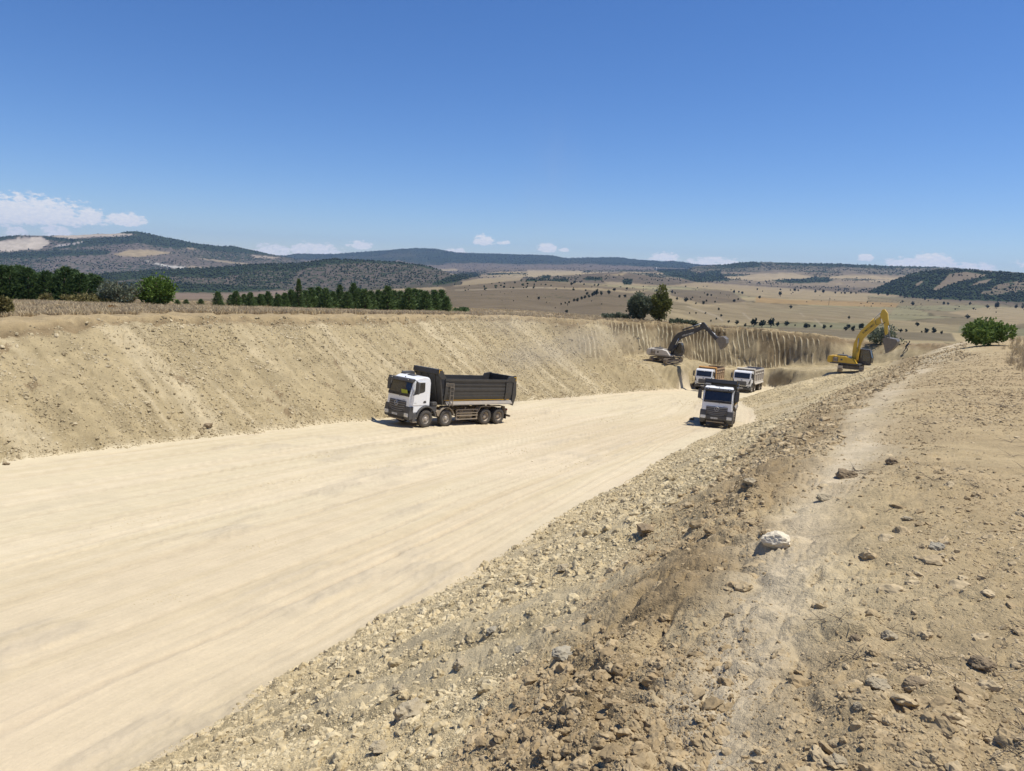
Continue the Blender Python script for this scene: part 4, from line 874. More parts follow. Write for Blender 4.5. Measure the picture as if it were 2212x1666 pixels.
def build_tipper(name):
    T = empty(name)
    # ---- chassis
    c = MB()
    for sy in (-.42, .42): c.box(-7.9, 1.0, sy - .05, sy + .05, .78, 1.06)
    for x in (-7.8, -6.2, -4.9, -3.5, -2.4, -.9, .8): c.box(x - .05, x + .05, -.37, .37, .82, 1.02)
    for x in (0, -1.76, -5.52, -6.87): c.cyl('y', (x, .56), .09, -.95, .95, 10)
    c.box(-7.2, -5.2, -.55, -.45, .55, .75); c.box(-7.2, -5.2, .45, .55, .55, .75)
    c.cyl('x', (-.0, .85), .3, .9, -.9, 12)
    c.cyl('y', (-5.52, .56), .22, -.2, .2, 12); c.cyl('y', (-6.87, .56), .22, -.2, .2, 12)
    c.build('chassis', W_CHAS, T)
    for x, rear in ((0, 0), (-1.76, 0), (-5.52, 1), (-6.87, 1)):
        for sd in (1, -1): wheel_parts(T, x, sd, bool(rear))
    # ---- cab shell
    P = [(1.36, .95), (1.385, 1.45), (1.36, 2.05), (1.13, 2.94), (.99, 3.10), (.62, 3.24), (.2, 3.29), (-.12, 3.26), (-.26, 3.15), (-.29, 2.9), (-.31, 1.5), (-.31, 1.36)] + arc(-.03, .56, .84, 100, 28, 6)
    P = P[:12] + [p for p in P[12:] if p[0] < 1.3]
    def taper(bm):
        for v in bm.verts:
            if v.co.z > 2.95: v.co.y *= .93
            if v.co.x > 1.2 and v.co.z > 1.9: v.co.y *= .965
    MB().prism(P, -1.15, 1.15).build('cab', W_WHITE, T, bevel=.05, seg=3, fn=taper)
    MB().box(-.28, 1.05, -1.075, 1.075, 3.0, 3.045).build('roof_seam', W_BLACK, T)
    # roof front panel marks, hatch
    MB().box(.05, .55, -.33, .33, 3.27, 3.31).build('roof_hatch', W_DGREY, T, bevel=.01)
    MB().box(.93, .97, -.03, .03, 3.14, 3.20).build('roof_marker', W_BLACK, T)
    # windscreen
    def slope_x(z, off=0): return 1.36 + (1.13 - 1.36) * (z - 2.05) / .89 + off
    g = MB(); z0, z1 = 2.13, 2.93
    V = [(slope_x(z0, .02), -1.02, z0), (slope_x(z0, .055), -.5, z0), (slope_x(z0, .06), .5, z0), (slope_x(z0, .02), 1.02, z0)]
    V += [(slope_x(z1, .02), -.98, z1), (slope_x(z1, .045), -.5, z1), (slope_x(z1, .045), .5, z1), (slope_x(z1, .02), .98, z1)]
    V += [(p[0] - .05, p[1], p[2]) for p in V]
    F = [(0, 1, 5, 4), (1, 2, 6, 5), (2, 3, 7, 6), (8, 12, 13, 9), (9, 13, 14, 10), (10, 14, 15, 11), (0, 4, 12, 8), (3, 11, 15, 7), (4, 5, 13, 12), (5, 6, 14, 13), (6, 7, 15, 14), (0, 8, 9, 1), (1, 9, 10, 2), (2, 10, 11, 3)]
    ws = g.add(V, F).build('windscreen', W_GLASS, T)
    MB().prism([(slope_x(2.0, .012), 1.98), (slope_x(2.0, .045), 1.99), (slope_x(2.14, .05), 2.14), (slope_x(2.14, .012), 2.15)], -1.07, 1.07).build('windscreen_frame', W_BLACK, ws)
    for sy in (1, -1): MB().prism([(sy * 1.07, 1.99), (sy * 1.02, 1.99), (sy * .97, 2.95), (sy * 1.02, 2.95)], 1.10, 1.15, 'x', False).build('windscreen_pillar', W_BLACK, ws, fn=lambda bm: [setattr(v.co, 'x', slope_x(v.co.z, .012 + (v.co.x - 1.10) * .5)) for v in bm.verts])
    for y0 in (-.55, .25):
        w = MB(); w.tube([(1.43, y0, 2.05), (1.43, y0 + .08, 2.12), (1.40, y0 + .62, 2.17)], .016, 5); w.tube([(1.425, y0 + .25, 2.13), (1.40, y0 + .95, 2.2)], .012, 5); w.box(1.40, 1.45, y0 - .05, y0 + .08, 2.0, 2.08); w.build('wiper', W_BLACK, ws)
    # sun visor with end lamps
    vz = MB().prism([(1.10, 2.92), (1.33, 2.90), (1.36, 2.96), (1.30, 3.10), (1.02, 3.13)], -1.13, 1.13).build('sun_visor', W_DGREY, T, bevel=.02)
    for sy in (1, -1):
        MB().box(1.30, 1.37, sy * .82 - .11, sy * .82 + .11, 2.98, 3.14).build('lamp_pod', W_DGREY, vz, bevel=.01)
        MB().box(1.37, 1.385, sy * .82 - .055, sy * .82 + .055, 3.05, 3.10).build('marker_lamp', W_LAMP, vz)
    for sy in (-.35, .35): MB().box(1.315, 1.34, sy - .012, sy + .012, 2.93, 3.09).build('visor_joint', W_BLACK, vz)
    # bonnet flap edge, grille
    gr = MB().prism([(1.385, .98), (1.43, 1.02), (1.455, 1.35), (1.43, 1.66), (1.39, 1.68)], -.82, .82).build('grille', W_GRILLE, T, bevel=.015)
    for i, (z, hw) in enumerate(((1.61, .80), (1.47, .80), (1.33, .74), (1.19, .68), (1.06, .58))):
        q = MB(); V = []
        for k in range(9):
            y = hw * (k / 4 - 1); bow = .05 * (1 - (y / hw) ** 2); dz = -.05 * (1 - (y / hw) ** 2) * (1 if i > 1 else .4)
            V += [(1.445 + bow, y, z + dz - .028), (1.475 + bow, y, z + dz - .01), (1.47 + bow, y, z + dz + .025), (1.435 + bow, y, z + dz + .03)]
        F = [(k * 4 + a, k * 4 + (a + 1) % 4, k * 4 + 4 + (a + 1) % 4, k * 4 + 4 + a) for k in range(8) for a in range(4)] + [(0, 3, 2, 1), (32, 33, 34, 35)]
        q.add(V, F).build('grille_slat', W_GRIL2, gr)
        if i < 4:
            for y in [hw * (j / 4 - .875) for j in range(8)]:
                pass
    # star in a ring
    e = MB(); n = 28
    V = []; F = []
    for i in range(n):
        a = 2 * PI * i / n
        for rr, xx in ((.150, 0), (.168, .02), (.186, 0), (.168, -.02)): V.append((1.535 + xx, rr * math.cos(a), 1.50 + rr * math.sin(a)))
    for i in range(n):
        for k in range(4): F.append((i * 4 + k, i * 4 + (k + 1) % 4, ((i + 1) % n) * 4 + (k + 1) % 4, ((i + 1) % n) * 4 + k))
    e.add(V, F, True)
    for k in range(3):
        a = PI / 2 + 2 * PI * k / 3; t = (math.cos(a), math.sin(a)); p = (-t[1], t[0])
        e.add([(1.535, .155 * t[0], 1.5 + .155 * t[1]), (1.53, .03 * p[0], 1.5 + .03 * p[1]), (1.53, -.03 * p[0], 1.5 - .03 * p[1]), (1.565, 0, 1.5)], [(0, 1, 3), (0, 3, 2), (1, 2, 3), (0, 2, 1)])
    e.build('star_emblem', W_CHROME, gr)
    MB().box(1.38, 1.42, .12, .15, 1.93, 1.97).build('bonnet_badge', W_BLACK, T)
    text_mesh('lettering', 'AROCS', .085, W_SILVER, T, frame((1.405, .60, 1.735), (0, 1, 0), (-.02, 0, 1)))
    # bumper
    b = MB()
    b.prism([(1.10, .60), (1.40, .50), (1.46, .62), (1.48, .95), (1.42, 1.36), (1.10, 1.38)], .80, 1.25); b.prism([(1.10, .60), (1.40, .50), (1.46, .62), (1.48, .95), (1.42, 1.36), (1.10, 1.38)], -1.25, -.80)
    b.prism([(1.15, .60), (1.42, .60), (1.48, .70), (1.48, .98), (1.36, 1.0), (1.15, .98)], -.82, .82)
    bp = b.build('bumper', W_DGREY, T, bevel=.03)
    MB().box(1.40, 1.47, -.72, .62, .545, .60).build('bumper_slot', W_BLACK, bp)
    MB().prism([(1.28, .42), (1.42, .42), (1.44, .50), (1.30, .52)], -.74, .66).build('underrun_bar', W_GUARD, bp)
    for sy in (1, -1):
        h = MB().box(1.455, 1.50, sy * 1.0 - .20, sy * 1.0 + .20, .70, .90).build('headlight', W_LAMP, T, bevel=.02)
        for yy in (-.1, .08): MB().cyl('x', (sy * 1.0 + yy, .79), .06, 1.49, 1.512, 14).build('lens', W_CHROME, h)
        MB().box(1.49, 1.505, sy * 1.0 - .2, sy * 1.0 + .2, .905, .935).build('daylight_strip', W_LAMP, h)
    pl = MB().box(1.485, 1.50, -.40, .13, .70, .82).build('number_plate', W_PLATE, T)
    text_mesh('plate_lettering', '19 ABL 307', .095, W_LETTER, pl, frame((1.501, -.135, .76), (0, 1, 0), (0, 0, 1)), .002)
    # doors, side glass, steps, mirrors
    for sy in (1, -1):
        Y0, Y1 = 1.148 * sy, 1.168 * sy
        D = [(1.29, 1.46), (1.27, 2.02), (1.04, 2.97), (.12, 2.99), (.02, 2.92), (-.02, 1.9), (-.04, 1.46)]
        d = MB().prism(D, Y0, Y1).build('door', W_WHITE, T, bevel=.006, seg=1)
        MB().prism([(.93, 2.90), (.24, 2.92), (.20, 2.36), (.32, 2.28), (.60, 2.22), (1.10, 2.10)], Y1 - .004 * sy, Y1 + .006 * sy).build('side_window', W_GLASS, d)
        MB().prism([(.30, 1.60), (.24, 1.72), (.10, 1.75), (.02, 1.66), (.06, 1.60)], Y1, Y1 + .014 * sy).build('door_handle', W_BLACK, d, bevel=.004, seg=1)
        text_mesh('side_lettering', '4145', .10, W_SILVER, d, frame((.95, Y1 + .002 * sy, 1.60), (-sy, 0, 0), (0, 0, 1)), .003)
        f = MB(); f.prism(arc(-.03, .56, .86, 8, 172, 14) + arc(-.03, .56, .76, 172, 8, 14), 1.0 * sy, 1.25 * sy); f.build('wheel_arch', W_DGREY, T, bevel=.012, seg=1)
        MB().prism([(.90, .40), (1.12, .40), (1.12, .94), (.84, .94), (.78, .80)], .85 * sy, 1.24 * sy).build('entry_step', W_DGREY, T, bevel=.015, seg=1)
        MB().box(.74, 1.10, 1.0 * sy, 1.26 * sy, .36, .41).build('step_tread', W_GUARD, T)
        mm = MB().prism([(1.28 * sy, 2.20), (1.55 * sy, 2.20), (1.58 * sy, 2.26), (1.58 * sy, 2.90), (1.54 * sy, 2.97), (1.30 * sy, 2.97)], .98, 1.14, 'x').build('mirror', W_DGREY, T, bevel=.025)
        MB().box(.965, .98, 1.31 * sy, 1.55 * sy, 2.25, 2.92).build('mirror_glass', W_GLASS, mm)
        MB().tube([(1.10, 1.08 * sy, 3.02), (1.12, 1.2 * sy, 3.06), (1.06, 1.44 * sy, 2.97)], .028, 6).build('mirror_arm', W_BLACK, mm); MB().tube([(1.20, 1.12 * sy, 2.12), (1.14, 1.2 * sy, 2.12), (1.06, 1.40 * sy, 2.22)], .025, 6).build('mirror_arm', W_BLACK, mm)
    MB().box(1.16, 1.30, -1.30, -1.10, 3.0, 3.14).build('kerb_mirror', W_DGREY, T, bevel=.02)
    # air intake and exhaust behind the cab on the right
    q = MB(); q.prism([(-.42, -1.2), (-.2, -1.2), (-.15, -.75), (-.42, -.72)], 1.2, 3.25, 'z'); q.prism([(-.45, 3.2), (.35, 3.2), (.42, 3.34), (.3, 3.42), (-.42, 3.46)], -1.18, -.72); q.build('air_intake', W_DGREY, T, bevel=.03)
    q = MB(); q.box(-.95, -.45, .35, 1.15, 1.0, 1.42); q.cyl('x', (1.0, 1.5), .15, -.98, -.55, 14); q.box(-.9, -.5, .8, 1.18, 1.42, 1.62); q.build('battery_box', W_DGREY, T, bevel=.03)
    # ---- guards and tanks
    for sy in (1, -1):
        m = MB(); m.prism(arc(-1.76, .56, .74, 12, 168, 12) + arc(-1.76, .56, .69, 168, 12, 12), .93 * sy, 1.26 * sy)
        m.prism([(-1.02, .72), (-.98, .72), (-.86, 1.02), (-1.05, 1.12), (-1.2, 1.1)], .93 * sy, 1.24 * sy); m.build('mudguard', W_GUARD, T)
        m = MB()
        m.prism([(-4.72, .95), (-4.95, 1.28), (-5.1, 1.31), (-7.3, 1.31), (-7.45, 1.28), (-7.62, .70), (-7.58, .70), (-7.42, 1.24), (-7.28, 1.27), (-5.1, 1.27), (-4.98, 1.24), (-4.78, .93)], .85 * sy, 1.24 * sy); m.build('rear_mudguard', W_GUARD, T)
        m = MB().box(-7.68, -7.64, .80 * sy, 1.24 * sy, .35, 1.0).build('mudflap', W_BLACK, T)
        gd = empty('side_guard'); gd.parent = T
        for z in (.45, .70, .88, 1.10): MB().box(-4.74, -2.72, 1.19 * sy, 1.225 * sy, z - .035, z + .035).build('guard_rail', W_GUARD, gd)
        for x in (-2.76, -4.70): MB().box(x - .05, x + .05, 1.155 * sy, 1.19 * sy, .41, 1.14).build('guard_post', W_GUARD, gd)
        for x in (-3.3, -4.4): MB().box(x - .04, x + .04, .5 * sy, 1.155 * sy, .95, 1.03).build('guard_bracket', W_CHAS, gd)
        MB().box(-4.4, -3.1, .55 * sy, 1.08 * sy, .50, 1.05).build('fuel_tank' if sy < 0 else 'tool_box', W_CHAS, T, bevel=.06)
        MB().cyl('z', (-3.55, 1.15 * sy), .05, 1.1, 1.28, 10).build('filler_cap', W_GUARD, T)
        MB().box(-7.98, -7.92, .62 * sy, 1.02 * sy, .92, 1.06).build('tail_lamp', W_RED, T)
    u = MB(); u.box(-8.18, -8.10, -1.2, 1.2, .46, .60); u.box(-8.1, -7.8, -.6, -.5, .5, .95); u.box(-8.1, -7.8, .5, .6, .5, .95); u.build('rear_bumper', W_GUARD, T)
    # ---- tipping body
    B = empty('tipping_body'); B.parent = T
    x0, x1 = -1.38, -8.02
    MB().box(x1, x0, -1.0, 1.0, 1.42, 1.55).build('body_floor', W_BODYIN, B)
    for sy in (1, -1):
        o = [(1.26, 3.20), (1.26, 2.2), (1.20, 1.78), (1.0, 1.44), (.92, 1.48), (1.12, 1.82), (1.19, 2.2), (1.19, 3.20)]
        sp_ = MB().prism([(sy * a, b_) for a, b_ in o], x0, x1, 'x').build('side_panel', W_BODY, B)
        MB().box(x1 + .35, x0 + .02, 1.262 * sy, 1.33 * sy, 3.04, 3.215).build('top_rail', W_BODY, sp_, bevel=.015)
        for z, h in ((2.80, .05), (2.50, .09), (2.04, .04)): MB().box(x1 + .8, x0 - .28, 1.262 * sy, 1.295 * sy, z - h, z + h).build('side_rib', W_BODY, sp_, bevel=.01, seg=1)
        for x in (x0 - .14, x1 + .62): MB().prism([(sy * 1.262, 3.03), (sy * 1.33, 3.0), (sy * 1.33, 2.2), (sy * 1.25, 1.76), (sy * 1.215, 1.80), (sy * 1.262, 2.2)], x - .12, x + .12, 'x').build('side_post', W_BODY, sp_)
        MB().prism([(sy * 1.22, 1.745), (sy * 1.235, 1.745), (sy * 1.243, 1.785), (sy * 1.228, 1.785)], x0 - .1, x1 + .2, 'x').build('yellow_stripe', W_YEL, sp_)
        MB().prism([(sy * 1.19, 1.72), (sy * 1.38, 1.50), (sy * 1.38, 1.44), (sy * 1.02, 1.44)], x0 - .22, x1 - .02, 'x').build('side_ledge', simple_cached('dusty_ledge', (.22, .215, .205), .6, .55), sp_)
    wv = [(-.98, 3.14), (-.84, 3.50), (-.86, 3.52), (-1.02, 3.22), (-1.22, 2.4), (-1.50, 1.46), (-1.42, 1.44), (-1.14, 2.4)]
    MB().prism([(-.90, 3.40), (-1.0, 3.42), (-1.42, 1.50), (-1.34, 1.44)], -1.22, 1.22).build('front_wall', W_BODY, B)
    for y in (-.7, 0, .7): MB().prism([(-.86, 3.38), (-.92, 3.4), (-1.36, 1.5), (-1.26, 1.46)], y - .06, y + .06).build('front_rib', W_BODY, B)
    cn = MB().prism([(-.66, 3.52), (-.70, 3.80), (-.98, 3.81), (-1.02, 3.42), (-.9, 3.40)], -1.26, 1.26).build('canopy', W_BODY, B, bevel=.02)
    for sy in (1, -1):
        w = MB().prism([(-.72, 3.50), (-.72, 3.81), (-.98, 3.82), (-1.50, 3.20), (-1.36, 3.14), (-1.0, 3.2)], 1.20 * sy, 1.275 * sy).build('canopy_wing', W_BODY, cn)
        q = MB(); q.box(-.97, -.80, 1.276 * sy, 1.284 * sy, 3.745, 3.78); q.box(-.80, -.765, 1.276 * sy, 1.284 * sy, 3.56, 3.78); q.build('yellow_mark', W_YEL, cn)
    # rear: raised corners and tailgate
    for sy in (1, -1):
        MB().prism([(-7.42, 3.19), (-7.55, 3.40), (-8.22, 3.50), (-8.34, 3.46), (-8.50, 2.04), (-8.24, 1.31), (-8.06, 1.36), (-8.10, 3.0)], 1.20 * sy, 1.29 * sy).build('rear_wing', W_BODY, B)
        q = MB(); q.box(-8.30, -8.10, 1.291 * sy, 1.299 * sy, 3.36, 3.40); q.box(-8.33, -8.29, 1.291 * sy, 1.299 * sy, 3.1, 3.40); q.build('yellow_corner_mark', W_YEL, B)
    tg = MB().prism([(-8.10, 3.44), (-8.20, 3.45), (-8.42, 2.04), (-8.14, 1.36), (-8.04, 1.40), (-8.30, 2.04)], -1.19, 1.19).build('tailgate', W_BODY, B)
    for y in (-.8, 0, .8): MB().prism([(-8.20, 3.36), (-8.26, 3.36), (-8.48, 2.04), (-8.22, 1.42), (-8.16, 1.42), (-8.42, 2.04)], y - .05, y + .05).build('tailgate_rib', W_BODY, tg)
    # ladder on the left
    l = MB()
    for x in (-1.78, -2.08): l.box(x - .02, x + .02, 1.40, 1.44, 1.38, 2.72)
    lad = l.build('ladder', W_BODYIN, B)
    for z in (1.5, 1.8, 2.1, 2.4, 2.65): MB().box(-2.06, -1.80, 1.405, 1.435, z - .018, z + .018).build('rung', W_BODYIN, lad)
    pnl = MB().box(-2.15, -1.42, 1.335, 1.345, 2.72, 2.90).build('name_panel', W_GUARD, B)
    MB().box(-2.12, -1.45, 1.346, 1.35, 2.76, 2.86).build('name_field', W_BODY, pnl)
    c_ = MB(); c_.cyl('z', (-1.05, 0), .14, 1.0, 3.1, 14); c_.build('tipping_ram', W_CHAS, T)
    return T
def simple_cached(nm, col, rough, dust):
    if nm not in CACHE: CACHE[nm] = simple(nm, col, rough, dust=dust)
    return CACHE[nm]
tip = build_tipper('dump_truck'); tag(tip, 'white cab tipper truck with dark grey body, side on, standing on the pale haul road', 'dump truck', 'tipper trucks in the pit')
tip2 = copy_tree(tip)
tip.matrix_world = pose_matrix(POSE_MAIN); tip2.matrix_world = pose_matrix(POSE_FRONT)
tag(tip2, 'white cab dark grey bodied tipper truck seen head-on, ahead of the orange bodied one', 'dump truck', 'tipper trucks in the pit')
sg = MB(); sg.box(-.30, .30, -.01, .01, 0, .26)
sgn = sg.build('windscreen_sign', simple('yellow_green_sign', (.30, .34, .03), .6), tip); sgn.matrix_local = frame((1.42, .55, 2.17), (0, 1, 0), (-.26, 0, 1)) @ Matrix.Rotation(rad(-90), 4, 'X')
sgn.matrix_local = Matrix.Translation((1.395, .60, 2.16)) @ Matrix.Rotation(rad(90), 4, 'Z') @ Matrix.Rotation(rad(14), 4, 'X')

# ---- the two other trucks: square cab, steel body
def build_ford(name, body_out, body_in, front_bar, blinds):
    T = empty(name)
    c = MB()
    for sy in (-.42, .42): c.box(-7.2, 1.0, sy - .05, sy + .05, .78, 1.06)
    for x in (0, -1.76, -5.0, -6.35): c.cyl('y', (x, .56), .09, -.95, .95, 10)
    c.build('chassis', W_CHAS, T)
    for x, rear in ((0, 0), (-1.76, 0), (-5.0, 1), (-6.35, 1)):
        for sd in (1, -1): wheel_parts(T, x, sd, bool(rear))
    P = [(1.40, .95), (1.42, 1.9), (1.38, 2.05), (1.20, 2.86), (1.12, 3.02), (.9, 3.10), (-.35, 3.10), (-.45, 3.0), (-.45, 1.36)] + arc(-.03, .56, .84, 105, 28, 6)
    MB().prism([p for p in P if p[0] < 1.5], -1.2, 1.2).build('cab', W_WHITE, T, bevel=.05, seg=2)
    sl = lambda z, o=0: 1.38 + (1.20 - 1.38) * (z - 2.05) / .81 + o
    ws = MB().prism([(sl(2.06, -.02), 2.06), (sl(2.06, .02), 2.06), (sl(2.84, .02), 2.84), (sl(2.84, -.02), 2.84)], -1.06, 1.06).build('windscreen', W_GLASS, T)
    MB().tube([(1.44, -.6, 2.06), (1.40, .1, 2.14)], .015, 5).build('wiper', W_BLACK, ws); MB().tube([(1.44, .1, 2.06), (1.40, .8, 2.14)], .015, 5).build('wiper', W_BLACK, ws)
    gr = MB().prism([(-.62, 1.66), (.62, 1.66), (.70, 1.56), (.66, 1.02), (-.66, 1.02), (-.70, 1.56)], 1.40, 1.445, 'x').build('grille', W_GRILLE, T)
    for i in range(6): MB().box(1.445, 1.465, -.63, .63, 1.08 + i * .095, 1.115 + i * .095).build('grille_slat', W_GRIL2, gr)
    e = MB(); n = 20; V = [(1.43, .15 * math.cos(2 * PI * i / n), 1.81 + .062 * math.sin(2 * PI * i / n)) for i in range(n)] + [(1.455, .14 * math.cos(2 * PI * i / n), 1.81 + .055 * math.sin(2 * PI * i / n)) for i in range(n)]
    e.add(V, [tuple(range(n)), tuple(range(2 * n - 1, n - 1, -1))]); e._sides(V, n, True); e.build('oval_emblem', simple_cached('emblem_blue', (.02, .04, .12), .3, .1), T)
    for sy in (1, -1):
        MB().prism([(sy * .95, 1.35), (sy * 1.215, 1.35), (sy * 1.215, 1.98), (sy * 1.12, 1.85)], 1.20, 1.435, 'x').build('air_deflector', W_DGREY, T, bevel=.01, seg=1)
        h = MB().box(1.38, 1.46, sy * 1.0 - .2, sy * 1.0 + .2, .82, 1.02).build('headlight', W_DGREY, T, bevel=.02)
        MB().cyl('x', (sy * 1.0, .92), .075, 1.46, 1.475, 14).build('lens', W_LAMP, h)
        d = MB().prism([(1.26, 1.40), (1.24, 2.04), (1.10, 2.88), (.10, 2.90), (-.05, 2.2), (-.05, 1.40)], 1.198 * sy, 1.215 * sy).build('door', W_WHITE, T)
        MB().prism([(1.02, 2.80), (.2, 2.82), (.15, 2.2), (1.12, 2.12)], 1.212 * sy, 1.222 * sy).build('side_window', W_GLASS, d)
        MB().prism(arc(-.03, .56, .86, 8, 172, 12) + arc(-.03, .56, .76, 172, 8, 12), 1.0 * sy, 1.25 * sy).build('wheel_arch', W_DGREY, T)
        mm = MB().box(1.10, 1.22, 1.38 * sy, 1.60 * sy, 2.0, 2.75).build('mirror', W_DGREY, T, bevel=.03)
        a = MB(); a.tube([(1.1, 1.18 * sy, 2.86), (1.18, 1.5 * sy, 2.80)], .02, 5); a.tube([(1.2, 1.2 * sy, 1.98), (1.18, 1.5 * sy, 2.0)], .02, 5); a.tube([(1.22, 1.63 * sy, 2.85), (1.22, 1.63 * sy, 1.15)], .018, 5); a.build('mirror_arm', W_BLACK, mm)
        MB().box(.70, 1.25, .9 * sy, 1.24 * sy, .40, .92).build('entry_step', W_DGREY, T, bevel=.02)
        MB().prism(arc(-1.76, .56, .74, 12, 168, 10) + arc(-1.76, .56, .69, 168, 12, 10), .93 * sy, 1.26 * sy).build('mudguard', W_GUARD, T)
    MB().prism([(1.15, .52), (1.42, .50), (1.47, .62), (1.47, .80), (1.15, .82)], -1.23, 1.23).build('bumper', W_DGREY, T, bevel=.02)
    MB().box(1.472, 1.485, -.28, .28, .62, .74).build('number_plate', W_PLATE, T)
    MB().tube([(1.30, -1.62, 1.26), (1.52, -1.35, 1.25), (1.55, 0, 1.25), (1.52, 1.35, 1.25), (1.30, 1.62, 1.26)], .022, 6).build('front_bar', W_BLACK, T)
    B = empty('tipping_body'); B.parent = T; x0, x1 = -.95, -6.9
    MB().box(x1, x0, -1.15, 1.15, 1.35, 1.5).build('body_floor', body_in, B)
    for sy in (1, -1):
        sp_ = MB().prism([(sy * 1.22, 1.36), (sy * 1.15, 1.36), (sy * 1.15, 3.22), (sy * 1.22, 3.22)], x0, x1, 'x').build('side_panel', blinds, B)
        for z0, z1, t in ((3.02, 3.24, .08), (2.55, 2.66, .06), (1.36, 1.56, .10)): MB().prism([(sy * 1.222, z0), (sy * (1.222 + t), z0), (sy * (1.222 + t * .7), z1), (sy * 1.222, z1)], x0, x1, 'x').build('side_rail', body_out, sp_)
        for k in range(5):
            x = x0 + (x1 - x0) * k / 4; MB().box(x - .07, x + .07, 1.222 * sy, 1.30 * sy, 1.57, 3.01).build('side_post', body_out, sp_)
        MB().prism([(sy * 1.2, 1.40), (sy * 1.42, 1.26), (sy * 1.42, 1.12), (sy * 1.2, 1.16)], x0 - .2, x1 + .2, 'x').build('side_ledge', body_out, sp_)
    MB().box(x0 - .05, x0 + .03, -1.15, 1.15, 1.5, 3.22).build('front_wall', body_in, B)
    MB().prism([(x0 - .35, 3.22), (x0 + .38, 3.26), (x0 + .42, 3.38), (x0 - .35, 3.42)], -1.27, 1.27).build('canopy', front_bar, B, bevel=.02)
    for sy in (1, -1): MB().prism([(x0 - .3, 3.24), (x0 + .36, 3.26), (x0 + .16, 2.2), (x0 + .05, 1.4), (x0 - .1, 1.4)], 1.20 * sy, 1.30 * sy).build('canopy_wing', front_bar, B)
    MB().box(x1 - .08, x1 + .02, -1.22, 1.22, 1.38, 3.34).build('tailgate', body_out, B, bevel=.02)
    return T
F_OR = simple('orange_steel', (.62, .30, .055), .5, dust=.25); F_ORD = simple('dusty_orange_steel', (.42, .26, .13), .7, dust=.65); F_IN = simple('worn_steel_inside', (.10, .085, .07), .8, dust=.35)
F_WH = simple('dusty_white_steel', (.60, .56, .48), .6, dust=.35); F_GR = simple('dusty_grey_steel', (.36, .34, .31), .6, dust=.5)
f1 = build_ford('dump_truck', F_ORD, F_IN, F_OR, F_ORD); f1.matrix_world = pose_matrix(POSE_F1)
tag(f1, 'white cab tipper truck with orange body parked below the white excavator', 'dump truck', 'tipper trucks in the pit')
f2 = build_ford('dump_truck', F_WH, F_IN, F_WH, F_GR); f2.matrix_world = pose_matrix(POSE_F2)
tag(f2, 'white cab tipper truck with pale cream body, half hidden behind an earth mound', 'dump truck', 'tipper trucks in the pit')
for t_, y_ in ((f1, .2), (f2, 0)):
    pass
MB().box(1.20, 1.30, -.04, .04, 2.78, 2.84).build('windscreen_sticker', W_LAMP, f1)
q = MB(); q.box(.2, .3, -.32, -.22, 3.1, 3.2); q.box(.2, .3, .02, .12, 3.1, 3.2); q.build('roof_lamps', W_LAMP, f2)

